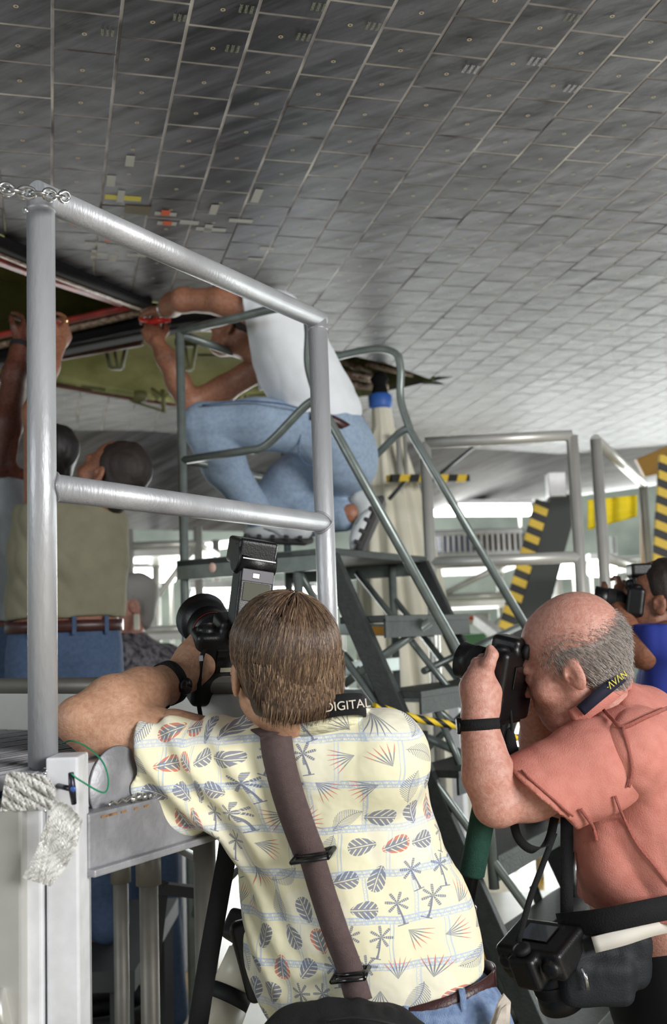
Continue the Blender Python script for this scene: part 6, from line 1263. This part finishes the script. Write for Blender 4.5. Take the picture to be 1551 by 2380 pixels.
# scaffold towers and stands in the distance
def tower(label, x0, x1, yt, d, levels, m=ALU_FAR, depth=1.0, r=.03, diag=True):
    A, B = P(x0, yt, d), P(x1, yt, d); zt_ = A[2]; A, B = A*[1, 1, 0], B*[1, 1, 0]; t = thing('scaffold', label, 'scaffold', A, 'distant scaffolds'); Q = [A, B, B+np.array([0, depth, 0]), A+np.array([0, depth, 0])]
    for q in Q: m_ = MB(); m_.tube([q, q+ZZ*zt_], r, 10); m_.build('post', m, t)
    for z in levels:
        for k in range(4): m_ = MB(); m_.tube([Q[k]+ZZ*z, Q[(k+1) % 4]+ZZ*z], r*.9, 8); m_.build('ledger', m, t)
    z = [0.1]+list(levels)
    if diag:
        for k in range(len(z)-1): m_ = MB(); m_.tube([Q[0]+ZZ*z[k], Q[1]+ZZ*z[k+1]], r*.7, 8); m_.build('diagonal', m, t)
    for z_ in levels[-2:]: m_ = MB(); m_.box((Q[0]+Q[2])/2+ZZ*(z_-.04), (abs(B[0]-A[0])/2, depth/2, .03)); m_.build('deck', m, t)
    return t
tower('pale scaffold behind the squatting man\'s stairs', 300, 460, 1230, 6.8, [.9, 1.75, 2.3]); tower('white scaffold left of the draped column', 560, 760, 1300, 7.8, [.8, 1.5, 2.05]); tower('pale work stand behind the guardrail, people-height railings on top', 1005, 1210, 1235, 7.2, [.7, 1.3, 1.9, 2.17]); tower('white scaffold under the right side of the hull', 1290, 1500, 1230, 8.6, [.8, 1.6, 2.2]); tower('scaffold at the left edge behind the two reaching men', -60, 60, 1230, 6.5, [.9, 1.6, 2.2])
m_ = MB()
st = bpy.data.objects['scaffold.002']
m_.tube([P(1010, 1240, 7.0), P(1215, 1232, 7.0)], .02, 8); m_.tube([P(1010, 1290, 7.0), P(1215, 1284, 7.0)], .02, 8); m_.build('balustrade_rail', WHITE_P, st)
for k in range(16): x = 1016+k*13; m_ = MB(); m_.box((P(x, 1238, 7.0)+P(x, 1288, 7.0))/2, (.008, .008, .075)); m_.build('slat', WHITE_P, st)
BOXB = mat('blue_grey_crate', (110, 116, 150), .7, 0, .3, 8); m_ = MB(); m_.box(P(1060, 1268, 7.3), (.12, .1, .09), None, .01); o = m_.build('crate', BOXB); tag(o, 'blue grey crate on the pale work stand', 'crate'); m_ = MB(); m_.box(P(1150, 1270, 7.4), (.16, .1, .09), None, .01); o = m_.build('crate', mat('brown_crate', (120, 100, 84), .7, 0, .3, 8)); tag(o, 'brown crate on the pale work stand', 'crate')
# green and white cart
ct = thing('service_cart', 'small green cart with white top and orange label beyond the stairs', 'cart', P(1085, 1500, 6.6)*[1, 1, 0]); dC = 6.6
c0 = P(1085, 1480, dC); m_ = MB(); m_.box(np.array([c0[0], c0[1], c0[2]*.5+.02]), (.11, .15, c0[2]*.5), None, .01); m_.build('cabinet', mat('mint_green', (110, 168, 132), .5), ct); m_ = MB(); m_.box(c0+ZZ*.11, (.13, .17, .035), None, .01); m_.build('top_tray', WHITE_P, ct); m_ = MB(); m_.box(c0+ZZ*.115-np.array([0, .172, 0]), (.05, .002, .012)); m_.build('orange_label', OT, ct); m_ = MB(); m_.tube([c0+np.array([-.12, -.1, -.1]), c0+np.array([-.13, -.1, .1])], .018, 8); m_.build('yellow_handle', YEL, ct)
for e in (-1, 1): m_ = MB(); m_.lathe(np.array([c0[0]+e*.09, c0[1]-.1, .04]), [1, 0, 0], [(-.015, .02), (-.01, .04), (.01, .04), (.015, .02)], 14); m_.build('wheel', BLACK_R, ct)
m_ = MB(); m_.beam(P(1110, 1440, 6.0), P(1190, 1500, 5.6), .05, .06, bev=.004); 
o = m_.build('white_strut', WHITE_P, ct)
# posts and yellow machinery seen through the stairs
for x, y, d_, w_, lab in ((1060, 1640, 4.6, .05, 'white floor post glimpsed through the stair treads'), (1020, 1720, 4.9, .035, 'thin white floor post left of the treads')):
    m_ = MB(); q = P(x, y, d_); m_.beam(q, q*[1, 1, 0], w_, w_, VV, bev=.004); m_.box(q*[1, 1, 0]+ZZ*.01, (w_*1.2, w_*1.2, .01)); o = m_.build('post_stand', WHITE_P); tag(o, lab, 'post')
mc = thing('pump_unit', 'low yellow pump unit with dark hose beyond the stairs', 'machine', P(1100, 1960, 4.35)*[1, 1, 0]); c0 = P(1100, 1960, 4.35)*[1, 1, 0]
YM = mat('machine_yellow', (214, 150, 30), .5, 0, .2, 10); m_ = MB(); m_.box(c0+ZZ*.30, (.20, .14, .10), None, .03); m_.build('housing', YM, mc); m_ = MB(); m_.tube(spline([c0+np.array([-.2, 0, .3]), c0+np.array([-.1, -.1, .45]), c0+np.array([.1, -.1, .42]), c0+np.array([.25, 0, .2])], 6), .03, 10); m_.build('hose', BLACK_R, mc); m_ = MB(); m_.box(c0+ZZ*.1, (.16, .1, .1), None, .01); m_.build('base', BLACK_R, mc)
# dark gear under the near deck
gear = thing('coiled_hose', 'dark ribbed hose coiled on the floor under the near deck', 'hose', P(230, 2200, 4.2)*[1, 1, 0]); g0 = P(230, 2230, 4.1)*[1, 1, 0]
for k in range(4): m_ = MB(); m_.tube([g0+np.array([(.26-.02*k)*math.cos(t), (.26-.02*k)*math.sin(t), .04+.07*k]) for t in np.linspace(0, 2*math.pi, 40, endpoint=False)], .035, 10, True); m_.build('coil', BLACK_R, gear)
cab = MB(); q = P(225, 2000, 5.5)*[1, 1, 0]; cab.box(q+ZZ*.6, (.5, .3, .6), None, .02); cab.box(q+ZZ*1.15-np.array([0, .31, 0]), (.36, .01, .02)); o = cab.build('equipment_cabinet', mat('dark_navy_cabinet', (26, 30, 44), .6)); tag(o, 'dark navy equipment cabinet under the near deck', 'cabinet')
